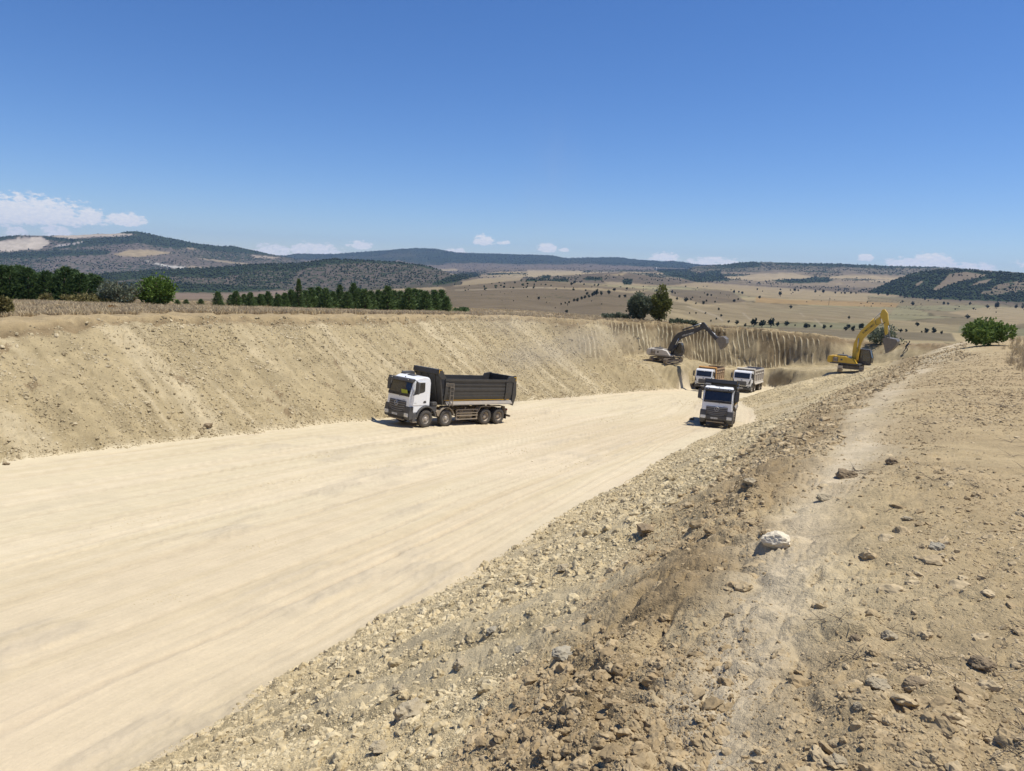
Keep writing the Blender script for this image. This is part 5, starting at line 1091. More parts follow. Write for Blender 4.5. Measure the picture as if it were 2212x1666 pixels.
# ------------------------------------------------------------------ excavators
def build_excavator(name, T0, yaw_top, yaw_track, M_body, M_boom, M_deck, boom_top, boom_low, stick, bucket, boomcyl, stickcyl, buckcyl, letter_M, letter_at, big=1.0, open_hood=True):
    T = empty(name)
    # tracks
    cr = empty('undercarriage'); cr.parent = T; cr.rotation_euler = (0, 0, yaw_track)
    MB().box(-1.0, 1.0, -.95, .95, .38, .85).build('track_frame', W_CHAS, cr, bevel=.05)
    MB().cyl('z', (0, 0), .62, .80, 1.0, 24).build('slew_ring', W_CHAS, cr)
    for sy in (1, -1):
        tr = empty('track'); tr.parent = cr
        yc = 1.25 * sy; hw = .30; L_, R_ = 1.75, .36
        MB().box(-1.7, 1.7, yc - .16, yc + .16, .22, .60).build('side_beam', W_CHAS, tr, bevel=.03)
        for x in (-L_, L_): MB().cyl('y', (x, .42), .30, yc - .14, yc + .14, 16).build('track_wheel', W_CHAS, tr)
        # shoes follow the loop
        per = []; n = 46; straight = 2 * L_; arcL = PI * R_; tot = 2 * (straight + arcL)
        key = 'shoe%d' % sy
        if key not in CACHE:
            o = MB().box(-.078, .078, -hw, hw, -.02, .02).box(-.012, .012, -hw, hw, .02, .055).build('track_shoe', W_GUARD); CACHE[key] = o.data; bpy.data.objects.remove(o)
        for k in range(n):
            s_ = tot * k / n
            if s_ < straight: p = (-L_ + s_, .42 + R_, 0)
            elif s_ < straight + arcL: a = (s_ - straight) / R_; p = (L_ + R_ * math.sin(a), .42 + R_ * math.cos(a), a)
            elif s_ < 2 * straight + arcL: p = (L_ - (s_ - straight - arcL), .42 - R_, PI)
            else: a = (s_ - 2 * straight - arcL) / R_; p = (-L_ - R_ * math.sin(a), .42 - R_ * math.cos(a), PI + a)
            o = link_mesh('track_shoe', CACHE[key], tr); o.location = (p[0], yc, p[1]); o.rotation_euler = (0, p[2], 0)
    # upper structure
    U = empty('upper_body'); U.parent = T; U.rotation_euler = (0, 0, yaw_top)
    MB().box(-2.3, 1.3, -1.40, 1.40, .98, 1.16).build('deck', M_deck, U, bevel=.03)
    MB().prism([(-2.62, 1.05), (-2.68, 1.3), (-2.62, 1.92), (-1.95, 2.0), (-1.95, 1.0)], -1.40, 1.40).build('counterweight', M_body, U, bevel=.08)
    MB().box(-1.95, -.35, -1.42, -.3, 1.17, 1.98).build('engine_hood', M_body, U, bevel=.05)
    MB().box(-1.95, -.1, -.28, 1.38, 1.17, 1.90).build('engine_cover', M_deck, U, bevel=.05)
    MB().box(-1.93, -1.30, -1.44, -1.425, 1.24, 1.84).build('open_engine_bay', W_CHAS, U)
    for zz in (1.35, 1.55, 1.7): MB().tube([(-1.85, -1.46, zz), (-1.6, -1.46, zz + .07), (-1.4, -1.46, zz - .03)], .035, 6).build('hose', W_RIM, U)
    MB().prism([(-.35, 1.17), (.95, 1.17), (.40, 1.80), (-.35, 1.95)], -1.42, -.55).build('side_box', M_body, U, bevel=.03)
    MB().box(-1.0, -.75, -1.445, -1.425, 1.45, 1.68).build('vent_panel', W_DGREY, U)
    hr = MB()
    for x in (-.3, -1.1, -1.9): hr.tube([(x, -1.3, 1.95), (x, -1.3, 2.15)], .02, 5)
    hr.tube([(-.3, -1.3, 2.15), (-1.9, -1.3, 2.15)], .02, 5); hr.build('handrail', W_DGREY, U)
    MB().box(-1.7, -.6, -.75, .3, 1.98, 2.12).build('hood_top', W_DGREY, U, bevel=.03)
    MB().cyl('z', (-1.3, .6), .07, 1.9, 2.35, 10).build('exhaust', W_DGREY, U)
    # cab on the left
    cb = MB(); cb.prism([(-.35, 1.10), (1.15, 1.10), (1.40, 1.35), (1.42, 2.0), (1.12, 3.0), (-.35, 3.0)], .42, 1.45); cab = cb.build('cab', simple_cached('cab_frame_dark', (.05, .05, .052), .5, .3), U, bevel=.05)
    MB().prism([(1.425, 1.55), (1.44, 1.55), (1.44, 2.0), (1.16, 2.92), (1.145, 2.92), (1.425, 2.0)], .52, 1.30).build('front_window', W_GLASS, cab)
    for sy, nm in ((.412, 'right_window'), (1.408, 'left_window')):
        MB().prism([(.40, 1.5), (1.28, 1.5), (1.30, 2.0), (1.05, 2.85), (.40, 2.85)], sy - .004, sy + .004).build('side_window', W_GLASS, cab)
        MB().prism([(-.27, 1.9), (.30, 1.9), (.30, 2.85), (-.27, 2.85)], sy - .004, sy + .004).build('side_window', W_GLASS, cab)
    for y in (.5, 1.32): MB().tube([(1.43, y, 1.2), (1.45, y, 2.0), (1.17, y, 2.98)], .028, 6).build('guard_post', W_DGREY, cab)
    MB().box(-.3, 1.1, .48, 1.34, 3.0, 3.05).build('cab_roof', M_deck, cab, bevel=.02)
    cab.location = (.80, 0, -.02); MB().box(1.31, 2.1, .35, 1.42, .98, 1.08).build('cab_floor', M_deck, U)
    # boom
    n = len(boom_top); P = list(boom_top) + list(reversed(boom_low))
    bo = MB().prism(P, -.24 * big, .24 * big).build('boom', M_boom, U, bevel=.03, seg=1)
    def ram(a, b, nm, r=.085, yy=(0,)):
        h = empty(nm); h.parent = U
        for y in yy:
            A = Vector((a[0], y, a[1])); Bv = Vector((b[0], y, b[1])); mid = A.lerp(Bv, .58)
            MB().tube([A, mid], r, 10).build('ram_barrel', M_boom, h); MB().tube([mid, Bv], r * .55, 8).build('ram_rod', W_CHROME, h)
    ram(*boomcyl, 'boom_ram', .10, (-.36, .36)); ram(*stickcyl, 'stick_ram', .10); 
    st = MB().prism(stick, -.17 * big, .17 * big).build('stick', M_boom, U, bevel=.02, seg=1)
    ram(*buckcyl, 'bucket_ram', .085)
    hs_ = MB(); tp = boom_top[-1]
    hs_.tube([(tp[0] - .5, .28, tp[1] - .2), (tp[0] - .1, .34, tp[1] - .9), (tp[0] + .5, .3, tp[1] - .8), (tp[0] + .7, .25, tp[1] - .3)], .03, 6)
    hs_.tube([(tp[0] - .6, -.28, tp[1] - .15), (tp[0] - .3, -.36, tp[1] - 1.0), (tp[0] + .35, -.32, tp[1] - 1.1), (tp[0] + .7, -.22, tp[1] - .6)], .03, 6); hs_.build('hose', W_BLACK, U)
    tm = text_mesh('boom_lettering', letter_at[0], letter_at[1], letter_M, bo, frame(letter_at[2], letter_at[3], letter_at[4]), .006, .004)
    # bucket: shell swept across, teeth
    BK = empty('bucket'); BK.parent = U; out, hwid, M_b = bucket
    inn = [(p[0] * .9 + sum(q_[0] for q_ in out) / len(out) * .1, p[1] * .9 + sum(q_[1] for q_ in out) / len(out) * .1) for p in out]
    MB().prism(out + list(reversed(inn)), -hwid, hwid).build('shell', M_b, BK)
    for sy in (1, -1): MB().prism(out, hwid * sy, (hwid + .04) * sy).build('side_plate', M_b, BK)
    a, b_ = Vector((out[-1][0], 0, out[-1][1])), Vector((out[-2][0], 0, out[-2][1])); d = (a - b_).normalized()
    for k in range(5):
        y = -hwid + .1 + (2 * hwid - .2) * k / 4
        MB().bar((a + d * -.05) + Vector((0, y, 0)), (a + d * .24) + Vector((0, y, 0)), .10, .07).build('tooth', W_RIM, BK)
    ears = MB(); c0 = out[0]
    T.location = T0
    return T, U, BK
Y_YEL = simple('yellow_machine_paint', (.66, .42, .03), .42, dust=.16, scale=1.2); Y_WORN = simple('worn_yellow_paint', (.50, .33, .05), .5, dust=.4)
S_STEEL = simple('worn_bucket_steel', (.13, .125, .12), .5, .4, dust=.35)
W_MACH = simple('white_machine_paint', (.62, .59, .53), .5, dust=.35); K_MACH = simple('black_machine_paint', (.028, .029, .033), .45, dust=.07); G_MACH = simple('grey_machine_paint', (.25, .24, .22), .6, dust=.5)
# yellow machine: profile points in its boom plane (x forward, z up)
bt = [(.05, 1.75), (.02, 2.6), (.06, 3.7), (.40, 4.8), (.80, 5.55), (1.7, 6.45), (2.78, 7.38)]
bl = [(.75, 1.55), (.78, 2.6), (.90, 3.7), (1.15, 4.45), (1.55, 5.0), (2.2, 5.7), (2.98, 6.65)]
st = [(2.75, 7.75), (2.95, 8.30), (3.20, 8.36), (3.62, 7.85), (3.72, 7.2), (3.88, 5.3), (3.62, 5.0), (3.35, 6.4), (3.05, 7.1), (2.85, 7.2)]
bk = [(3.50, 4.70), (3.95, 4.86), (5.10, 4.72), (5.24, 4.45), (5.10, 3.9), (4.72, 3.35), (4.35, 3.02), (4.05, 2.88)]
ex1, U1, B1 = build_excavator('excavator', (43.94 + .45, 92 + .9, -11.30), rad(-40), rad(64), Y_YEL, Y_YEL, W_DGREY, bt, bl, st, (bk, .72, S_STEEL),
    ((.62, 1.35), (.62, 4.45)), ((1.05, 5.75), (2.92, 8.05)), ((3.55, 7.75), (4.05, 5.35)), W_LETTER, ('SUMITOMO', .34, (1.62, -.248, 5.75), (1.0, 0, 1.0), (-1.0, 0, 1.0)))
l_ = MB(); l_.bar((3.62, 0, 5.1), (4.15, 0, 4.9), .3, .12); l_.bar((4.05, 0, 5.4), (4.15, 0, 4.85), .3, .10); l_.bar((3.55, 0, 5.2), (3.62, 0, 4.7), .34, .14); l_.build('linkage', S_STEEL, U1)
tag(ex1, 'yellow crawler excavator with its arm raised high, standing on the right bench', 'excavator', 'excavators digging at the far wall')
# white and black machine (black boom)
k_ = 1.06
bt = [(.10, 1.75), (.45, 2.7), (1.0, 3.75), (1.45, 4.25), (2.3, 4.62), (3.4, 4.95), (4.65, 5.45)]
bl = [(.85, 1.55), (1.15, 2.4), (1.55, 3.05), (1.95, 3.45), (2.7, 3.85), (3.6, 4.25), (4.75, 4.95)]
st = [(4.35, 5.35), (4.60, 5.92), (4.85, 5.95), (5.25, 5.55), (7.25, 3.55), (7.15, 3.28), (6.9, 3.35), (5.2, 4.95), (4.7, 5.0)]
bk = [(6.80, 3.72), (7.15, 4.15), (7.75, 4.25), (8.15, 3.95), (8.22, 3.4), (8.0, 2.9), (7.75, 2.62), (7.55, 2.5)]
sc_ = lambda L_: [(a * k_, b * k_) for a, b in L_]
ex2, U2, B2 = build_excavator('excavator', (22.7, 104.9, -12.50), rad(-30), rad(43), W_MACH, K_MACH, G_MACH, sc_(bt), sc_(bl), sc_(st), (sc_(bk), .72, S_STEEL),
    ((.75, 1.35), (1.75, 3.7)), ((2.1, 4.95), (4.75, 6.1)), ((5.2, 6.1), (7.3, 4.3)), W_SILVER, ('HIDROMEK', .36, (3.05, -.248, 4.40), (1.0, 0, .36), (-.36, 0, 1.0)))
l_ = MB(); l_.bar((7.45, 0, 3.6), (7.9, 0, 4.2), .3, .12); l_.bar((7.2, 0, 4.4), (7.9, 0, 4.2), .3, .10); l_.build('linkage', S_STEEL, U2)
tag(ex2, 'white crawler excavator with black boom above the orange bodied truck', 'excavator', 'excavators digging at the far wall')

# ------------------------------------------------------------------ vegetation
def leaf_mat(name, c1, c2, trans=.25):
    m, nt, b = new_mat(name); N, L = nt.nodes, nt.links
    geo = N.new('ShaderNodeNewGeometry'); cr = N.new('ShaderNodeMix'); cr.data_type = 'RGBA'; L.new(geo.outputs['Random Per Island'], cr.inputs[0])
    cr.inputs[6].default_value = (*c1, 1); cr.inputs[7].default_value = (*c2, 1); L.new(cr.outputs[2], b.inputs['Base Color'])
    b.inputs['Roughness'].default_value = .7; b.inputs['Specular IOR Level'].default_value = .2
    tr = N.new('ShaderNodeBsdfTranslucent'); L.new(cr.outputs[2], tr.inputs[0]); mx = N.new('ShaderNodeMixShader'); mx.inputs[0].default_value = trans
    L.new(b.outputs[0], mx.inputs[1]); L.new(tr.outputs[0], mx.inputs[2]); L.new(mx.outputs[0], nt.nodes['Material Output'].inputs[0])
    return m
L_PINE = leaf_mat('pine_needles', (.052, .092, .036), (.105, .165, .062)); L_PINE2 = leaf_mat('young_pine_needles', (.075, .12, .045), (.145, .21, .08))
L_BLUE = leaf_mat('grey_green_needles', (.10, .125, .08), (.19, .215, .14)); L_OLIVE = leaf_mat('olive_leaves', (.10, .115, .035), (.20, .205, .065))
L_GREEN = leaf_mat('fresh_leaves', (.10, .155, .035), (.20, .27, .075)); L_WILLOW = leaf_mat('willow_leaves', (.075, .135, .024), (.14, .21, .045))
L_GREY = leaf_mat('silvery_leaves', (.10, .12, .075), (.20, .22, .16)); L_DRY = leaf_mat('dry_yellow_leaves', (.13, .125, .045), (.24, .20, .08)); L_FAR = leaf_mat('far_tree_leaves', (.022, .034, .016), (.042, .058, .026), .1)
BARK = simple('bark', (.12, .085, .055), .9)
def tris_mesh(name, C0, U, Vv, mat, quad=False):
    """one small triangle (or quad) at each centre C0 spanned by half vectors U and V"""
    n = len(C0)
    if quad: V = np.stack([C0 - U, C0 - Vv * .6, C0 + U, C0 + Vv], 1).reshape(-1, 3); F = np.arange(4 * n).reshape(-1, 4)
    else: V = np.stack([C0 - U * .5, C0 + U * .5, C0 + Vv], 1).reshape(-1, 3); F = np.arange(3 * n).reshape(-1, 3)
    me = np_mesh(name, V, F); me.materials.append(mat); return me
def pine_crown(seed, H, W, n, mat, spiky=.55, leaf=.30, skew=.8):
    r = np.random.default_rng(seed); h = r.random(n) ** 1.25; lev = np.floor(h * 11) / 11 + .02; a = r.random(n) * 2 * PI
    shape = (1 - h) ** skew * (.74 + .26 * np.sin(a * 3 + lev * 40 + seed) * np.cos(lev * 57 + seed)) * (.72 + .45 * ((h * 11) % 1 < .55))
    rr = W / 2 * shape * np.sqrt(r.uniform(.25, 1, n)); z = H * (.05 + .95 * h) + .22 * rr * (r.random(n) - .2)
    C0 = np.stack([rr * np.cos(a), rr * np.sin(a), z], 1); out = np.stack([np.cos(a), np.sin(a), spiky + .9 * h + 0 * a], 1) + r.normal(0, .3, (n, 3)); out /= np.linalg.norm(out, axis=1)[:, None]
    sd = np.cross(out, r.normal(0, 1, (n, 3))); sd /= np.linalg.norm(sd, axis=1)[:, None]; L_ = leaf * r.uniform(.6, 1.3, (n, 1))
    return tris_mesh('crown', C0, sd * L_ * .38, out * L_, mat)
def leafy_crown(seed, lobes, n, mat, leaf=.16, shell=.45, up=.3):
    """lobes: (x, y, z, rx, ry, rz)"""
    r = np.random.default_rng(seed); Lb = np.array(lobes, float); vol = Lb[:, 3] * Lb[:, 4] * Lb[:, 5]; k = r.choice(len(Lb), n, p=(vol ** .7) / (vol ** .7).sum())
    d = r.normal(0, 1, (n, 3)); d /= np.linalg.norm(d, axis=1)[:, None]; rad_ = r.uniform(shell, 1, (n, 1)) ** .6
    wob = 1 + .22 * np.sin(d[:, :1] * 9 + seed) * np.cos(d[:, 1:2] * 8 + d[:, 2:] * 7) + r.normal(0, .05, (n, 1))
    C0 = Lb[k, :3] + d * Lb[k, 3:] * rad_ * wob; C0[:, 2] = np.maximum(C0[:, 2], .03)
    o = d + r.normal(0, .6, (n, 3)) + np.array([0, 0, up]); o /= np.linalg.norm(o, axis=1)[:, None]; sd = np.cross(o, r.normal(0, 1, (n, 3))); sd /= np.linalg.norm(sd, axis=1)[:, None]
    L_ = leaf * r.uniform(.55, 1.4, (n, 1)); return tris_mesh('crown', C0, sd * L_ * .55, o * L_, mat, quad=True)
def trunk_mesh(H, r0, seed, limbs=5, W=1.0):
    m = MB(); r_ = random.Random(seed); m.tube([(0, 0, -.1), (r_.uniform(-.05, .05), r_.uniform(-.05, .05), H * .4), (r_.uniform(-.1, .1), 0, H * .9)], [r0, r0 * .7, r0 * .15], 7)
    for i in range(limbs):
        a = r_.uniform(0, 6.28); z = H * r_.uniform(.12, .7); l = W * .4 * r_.uniform(.6, 1); m.tube([(0, 0, z), (math.cos(a) * l * .5, math.sin(a) * l * .5, z + l * .35), (math.cos(a) * l, math.sin(a) * l, z + l * .55)], [r0 * .4, r0 * .25, r0 * .1], 5)
    o = m.build('trunk', BARK); me = o.data; bpy.data.objects.remove(o); return me
def plant(name, label, cat, loc, crown_me, trunk_me, s=1.0, rz=0, group=None, sz=None):
    t = empty(name, loc); t.scale = (s, s, sz or s); t.rotation_euler = (0, 0, rz); tag(t, label, cat, group)
    link_mesh('crown', crown_me, t)
    if trunk_me: link_mesh('trunk', trunk_me, t)
    return t
def spot(px, py, dmax=116, dmin=None):
    p = hit(px, py, 20, 170); d = math.hypot(p.x, p.y)
    if d > dmax or (dmin and d < dmin):
        d = dmax if d > dmax else dmin
        v = ray(px, py); h = math.hypot(v[0], v[1]); p = Vector((v[0] / h * d, v[1] / h * d, 0)); p.z = gz(p.x, p.y)
    return p, FPX / math.hypot(p.x, p.y)               # place, layout units per metre
r_ = random.Random(5)
PINE = [pine_crown(10 + i, 1.0, .62, 1500, L_PINE, leaf=.085, skew=.42) for i in range(4)]; TRK = trunk_mesh(1.0, .03, 4, 4, .5)
YP = [pine_crown(30 + i, 1.0, .50, 1100, L_PINE2, leaf=.095, skew=.5, spiky=.9) for i in range(4)]
edge_txt = ['at the far left frame edge', 'beside the leftmost tree', 'third in the dark belt', 'with a pointed top, fourth in the dark belt', 'left of the dip in the belt', 'standing in the dip of the dark belt', 'right of the dip in the belt', 'in the middle of the dark belt', 'tallest in the dark belt', 'just right of the tallest one', 'stepping down right of the tallest', 'near the yellow leaved bush', 'last on the right of the dark belt']
for i, (x, t) in enumerate(((2, 584), (12, 584), (25, 585), (46, 583), (63, 586), (80, 597), (102, 590), (123, 596), (145, 581), (160, 585), (177, 591), (202, 592), (214, 596))):
    p, k = spot(x, 646, 108 + 5 * (i % 2)); h = (650 - t) / k * .90
    plant('pine_tree', 'dark green pine ' + edge_txt[i], 'pine tree', p, PINE[i % 4], TRK, h, r_.uniform(0, 6), 'pines on the left behind the dry grass', sz=h).scale = (h * 1.6, h * 1.6, h)
for i, (x, t) in enumerate(((-14, 592), (34, 594), (72, 600), (90, 603), (113, 604), (134, 596), (188, 602))):
    p, k = spot(x, 646, 118); h = (651 - t) / k; plant('pine_tree', 'dark green pine in the second row behind the left pine belt', 'pine tree', p, PINE[(i + 1) % 4], TRK, h, r_.uniform(0, 6), 'second row of the left pine belt').scale = (h * 1.8, h * 1.8, h)
yp = [(383, 640, 648), (402, 643, 651), (434, 643, 652), (471, 629, 654), (510, 628, 654), (527, 634, 654), (541, 629, 654), (562, 632, 654), (579, 627, 653), (600, 630, 653), (615, 628, 653), (629, 622, 653), (660, 622, 653), (672, 617, 653), (688, 616, 653), (703, 617, 654), (719, 624, 654), (734, 612, 654), (750, 624, 655), (763, 608, 655), (775, 619, 655), (787, 618, 655), (801, 621, 655), (818, 621, 656), (837, 612, 656), (850, 622, 657), (865, 623, 657), (882, 616, 658), (896, 618, 658), (909, 622, 659), (920, 622, 659), (938, 621, 660), (953, 623, 661), (964, 634, 662)]
hi_ = ['small dark pine sapling right of the round willow', 'second small sapling right of the willow', 'low dark sapling in open grass', 'single dark young pine standing apart on the left', 'first young pine of the long row', 'short second pine of the long row', 'third young pine of the long row', 'thin young pine, fourth of the long row', 'fifth young pine of the long row', 'pine two places left of the tall spruce', 'pine one place left of the tall spruce', 'pine touching the tall spruce on its left', 'pine touching the tall spruce on its right',
      'pine two places right of the tall spruce', 'pine three places right of the tall spruce', 'pine four places right of the tall spruce', 'short pine before the first thin leader', 'pine with a thin tall leader, middle of the row', 'short pine between the two thin leaders', 'tallest thin leader in the middle of the row', 'pine just right of the tallest leader', 'pine second right of the tallest leader', 'pine third right of the tallest leader', 'pine left of the pointed one in the right half',
      'pointed pine in the right half of the row', 'pine just right of the pointed one', 'pine second right of the pointed one', 'broad pine in the right half of the row', 'pine beside the broad one in the right half', 'fifth pine from the right end of the row', 'fourth pine from the right end of the row', 'third pine from the right end of the row', 'second pine from the right end of the row', 'last low pine at the right end of the row']
for i, (x, t, b) in enumerate(yp):
    p, k = spot(x, b, 104 + 3 * (i % 3), 62); h = (b + 4 - t) / k; w = 1.0 if h > 1.5 else 1.5
    if i in (17, 19): w = .7
    plant('young_pine', hi_[i], 'pine tree', p, YP[i % 4], TRK, h, r_.uniform(0, 6), 'young pines in a row beyond the dry grass').scale = (h * 1.9 * w, h * 1.9 * w, h * 1.05)
for i, x in enumerate(range(500, 965, 17)):
    p, k = spot(x, 656, 112, 80); h = (656 - (627 if x > 620 else 634) - r_.uniform(-3, 4)) / k; plant('young_pine', 'young pine half hidden behind the front row of pines', 'pine tree', p, YP[(i + 2) % 4], TRK, h, r_.uniform(0, 6), 'back row of young pines').scale = (h * 2.3, h * 2.3, h)
p, k = spot(645.7, 654, 100); h = (656 - 595) / k; plant('spruce_tree', 'tall pointed light green spruce rising above the row of young pines', 'spruce tree', p, pine_crown(77, 1, .48, 2000, L_PINE2, leaf=.07, skew=.85, spiky=.2), TRK, h)
def bush(name, label, x0, x1, t, b, mat, d=108, n=1500, seed=1, cat='bush', leaf=.16, shape='round', dmin=None, group=None):
    p, k = spot((x0 + x1) / 2, b, d, dmin); W = (x1 - x0) / k; H = (b - t) / k; rr = random.Random(seed); lobes = []
    if shape == 'round':
        lobes = [(0, 0, H * .5, W * .40, W * .40, H * .47)] + [(rr.uniform(-.3, .3) * W, rr.uniform(-.3, .3) * W, H * rr.uniform(.3, .62), W * .22, W * .22, H * .28) for _ in range(6)]
    elif shape == 'loose':
        lobes = [(rr.uniform(-.38, .38) * W, rr.uniform(-.3, .3) * W, H * rr.uniform(.2, .72), W * rr.uniform(.10, .22), W * .18, H * rr.uniform(.18, .3)) for _ in range(11)] + [(0, 0, H * .35, W * .35, W * .3, H * .33)]
    elif shape == 'tall':
        lobes = [(0, 0, H * .42, W * .40, W * .40, H * .36), (W * .06, 0, H * .72, W * .24, W * .24, H * .27)] + [(rr.uniform(-.32, .32) * W, rr.uniform(-.3, .3) * W, H * rr.uniform(.22, .75), W * .2, W * .2, H * .14) for _ in range(9)]
    me = leafy_crown(seed, lobes, n, mat, leaf=leaf, up=.5)
    p.z -= .05
    return plant(name, label, cat, p, me, trunk_mesh(H, .03 * H + .02, seed, 7, W), 1, 0, group)
bush('willow_bush', 'round bright green willow bush on the left plateau', 298, 380, 588, 650, L_WILLOW, 100, 4200, 3, leaf=.20)
bush('shrub', 'silvery grey and yellow shrub left of the round willow', 214, 298, 598, 650, L_GREY, 99, 2400, 4, shape='loose', leaf=.18)
bush('shrub', 'olive yellow leaved bush between the silvery shrub and the dark pines', 228, 292, 603, 648, L_DRY, 104, 1800, 14, shape='loose', leaf=.18)
bush('shrub', 'low olive bush in front of the dark pine belt', 146, 218, 626, 648, L_DRY, 98, 1500, 5, shape='loose', leaf=.16)
bush('shrub', 'low olive bush under the tallest dark pine', 84, 118, 628, 648, L_DRY, 98, 700, 25, shape='loose', leaf=.16)
bush('shrub', 'yellowish bush at the left frame edge in the dry grass', -12, 25, 632, 672, L_DRY, 50, 1500, 6, shape='loose', leaf=.10)
bush('shrub', 'orange brown dry shrub in the grass below the willow', 232, 252, 648, 660, leaf_mat('rust_leaves', (.30, .16, .05), (.42, .25, .09)), 62, 500, 7, leaf=.08)
bush('shrub', 'low green bush at the right end of the young pine row', 977, 1018, 648, 664, L_PINE2, 102, 900, 8, shape='loose', leaf=.16)
bush('poplar_tree', 'tall olive tree on the rim above the white excavator', 1397, 1448, 610, 692, L_OLIVE, 122, 4200, 9, 'tree', .22, 'tall', 119)
bush('pine_tree', 'broad grey green pine left of the tall olive tree', 1350, 1404, 630, 692, L_BLUE, 122, 5200, 10, 'tree', .24, 'round', 118)
for i, (a, b_, t, q, lb) in enumerate(((1298, 1322, 676, 688, 'low bush left end of the rim'), (1318, 1342, 673, 689, 'low bush by the rim left of the grey green pine'), (1338, 1360, 676, 690, 'dark bush at the foot of the grey green pine'), (1440, 1470, 684, 696, 'low bush right of the olive tree'), (1466, 1490, 686, 698, 'bush behind the white excavator boom'), (1486, 1508, 690, 701, 'last bush on the rim above the boom tip'))):
    bush('shrub', 'grey green ' + lb, a, b_, t, q + 2, L_BLUE, 122, 600, 20 + i, shape='loose', leaf=.19, dmin=117)
bush('shrub', 'grey green bush behind the boom of the yellow excavator', 1872, 1935, 698, 742, L_BLUE, 135, 1400, 31, shape='loose', leaf=.22, dmin=130)
bush('green_bush', 'bright green bush at the end of the bank crest', 2087, 2168, 679, 729, L_GREEN, 79, 5200, 12, shape='round', leaf=.16, dmin=74)

# far trees on the plain and hillsides
def far_tree_mesh(seed):
    r = random.Random(seed); L_ = [(0, 0, .55, .34, .34, .42)] + [(r.uniform(-.2, .2), r.uniform(-.2, .2), r.uniform(.35, .75), .2, .2, .2) for _ in range(4)]
    me = leafy_crown(seed, L_, 130, L_FAR, leaf=.17, shell=.3)
    o = MB().tube([(0, 0, -.15), (0, 0, .4)], [.05, .03], 5).build('t', BARK); t = o.data; bpy.data.objects.remove(o)
    bm = bmesh.new(); bm.from_mesh(me); nf = len(bm.faces); bm.from_mesh(t); bm.faces.ensure_lookup_table()
    for f in bm.faces[nf:]: f.material_index = 1
    bm.to_mesh(me); bm.free(); me.materials.append(BARK); me.name = 'far_tree'; return me
FT = [far_tree_mesh(i) for i in range(5)]
G = 'far trees'; LB = 'far tree'
def region(x, y):
    if x < 1300: return 'on the brown hillside right of the young pines' if y > 622 else 'on the far plateau above the brown hillside'
    if x < 1520: return 'on the hill slopes behind the olive tree' if y > 628 else 'on the pale plateau above the olive tree'
    if x < 1700: return 'in the wide field above the head-on truck' if y > 640 else 'along the far field edges left of the orange field'
    if x < 1900: return 'between the fields above the yellow excavator' if y > 640 else 'along the hedges left of the wooded hill'
    return 'in the fields behind the bright green bush' if y > 660 else 'at the foot of the wooded hill on the right'
def put_far(x, t, b, label, group, name='field_tree'):
    if label == LB: label = 'small dark tree ' + region(x, b); group = 'small dark trees ' + region(x, b)
    p = far_hit(x, b); d = p.length; h = (b - t) * d / FPX; o = link_mesh(name, r_.choice(FT)); o.location = p; o.scale = (h * r_.uniform(.85, 1.25), h * r_.uniform(.85, 1.25), h * 1.05); o.rotation_euler = (0, 0, r_.uniform(0, 6)); tag(o, label, 'tree', group)
X7 = lambda u: 1138.5 + u * .2941
Y7 = lambda v: 487.9 + v * .2941
X8 = lambda u: 1680.7 + u * .2402
Y8 = lambda v: 487.9 + v * .2402
for u, a, b_, l in ((1665, 682, 742, 'largest round tree of the row along the near field edge'), (1725, 697, 747, 'tree between the two large round trees of the row'), (1790, 683, 746, 'second large round tree of the row above the cut wall'), (1840, 708, 740, 'small tree right of the two large round ones'), (1905, 704, 735, 'lone small tree mid way along the row'), (2045, 718, 752, 'tree above the middle of the clawed wall'), (1540, 694, 727, 'first small tree at the left of the row'), (1602, 718, 742, 'low tree left of the largest round one')):
    put_far(X7(u), Y7(a), Y7(b_), l, 'trees along the near field edge')
for u, a, b_, l in ((415, 893, 928, 'tree left of the yellow excavator body'), (475, 896, 918, 'small tree nearest the yellow excavator on its left'), (605, 912, 946, 'leftmost of three trees behind the yellow boom'), (632, 888, 924, 'top one of three trees behind the yellow boom'), (674, 905, 948, 'rightmost of three trees behind the yellow boom'), (745, 884, 936, 'tree partly hidden by the yellow boom'), (1330, 928, 965, 'broad low tree right of the raised bucket'), (1397, 923, 965, 'rounder tree second right of the raised bucket'), (1470, 950, 975, 'flat bush left of the bright green bush'), (1700, 803, 837, 'tree just left above the bright green bush'), (1250, 873, 906, 'leaning tree in the striped field'), (635, 813, 841, 'lone tree in the pale field above the excavator'), (112, 716, 746, 'lone tree in the wide pale field')):
    put_far(X8(u), Y8(a), Y8(b_), l, 'trees between the near fields')
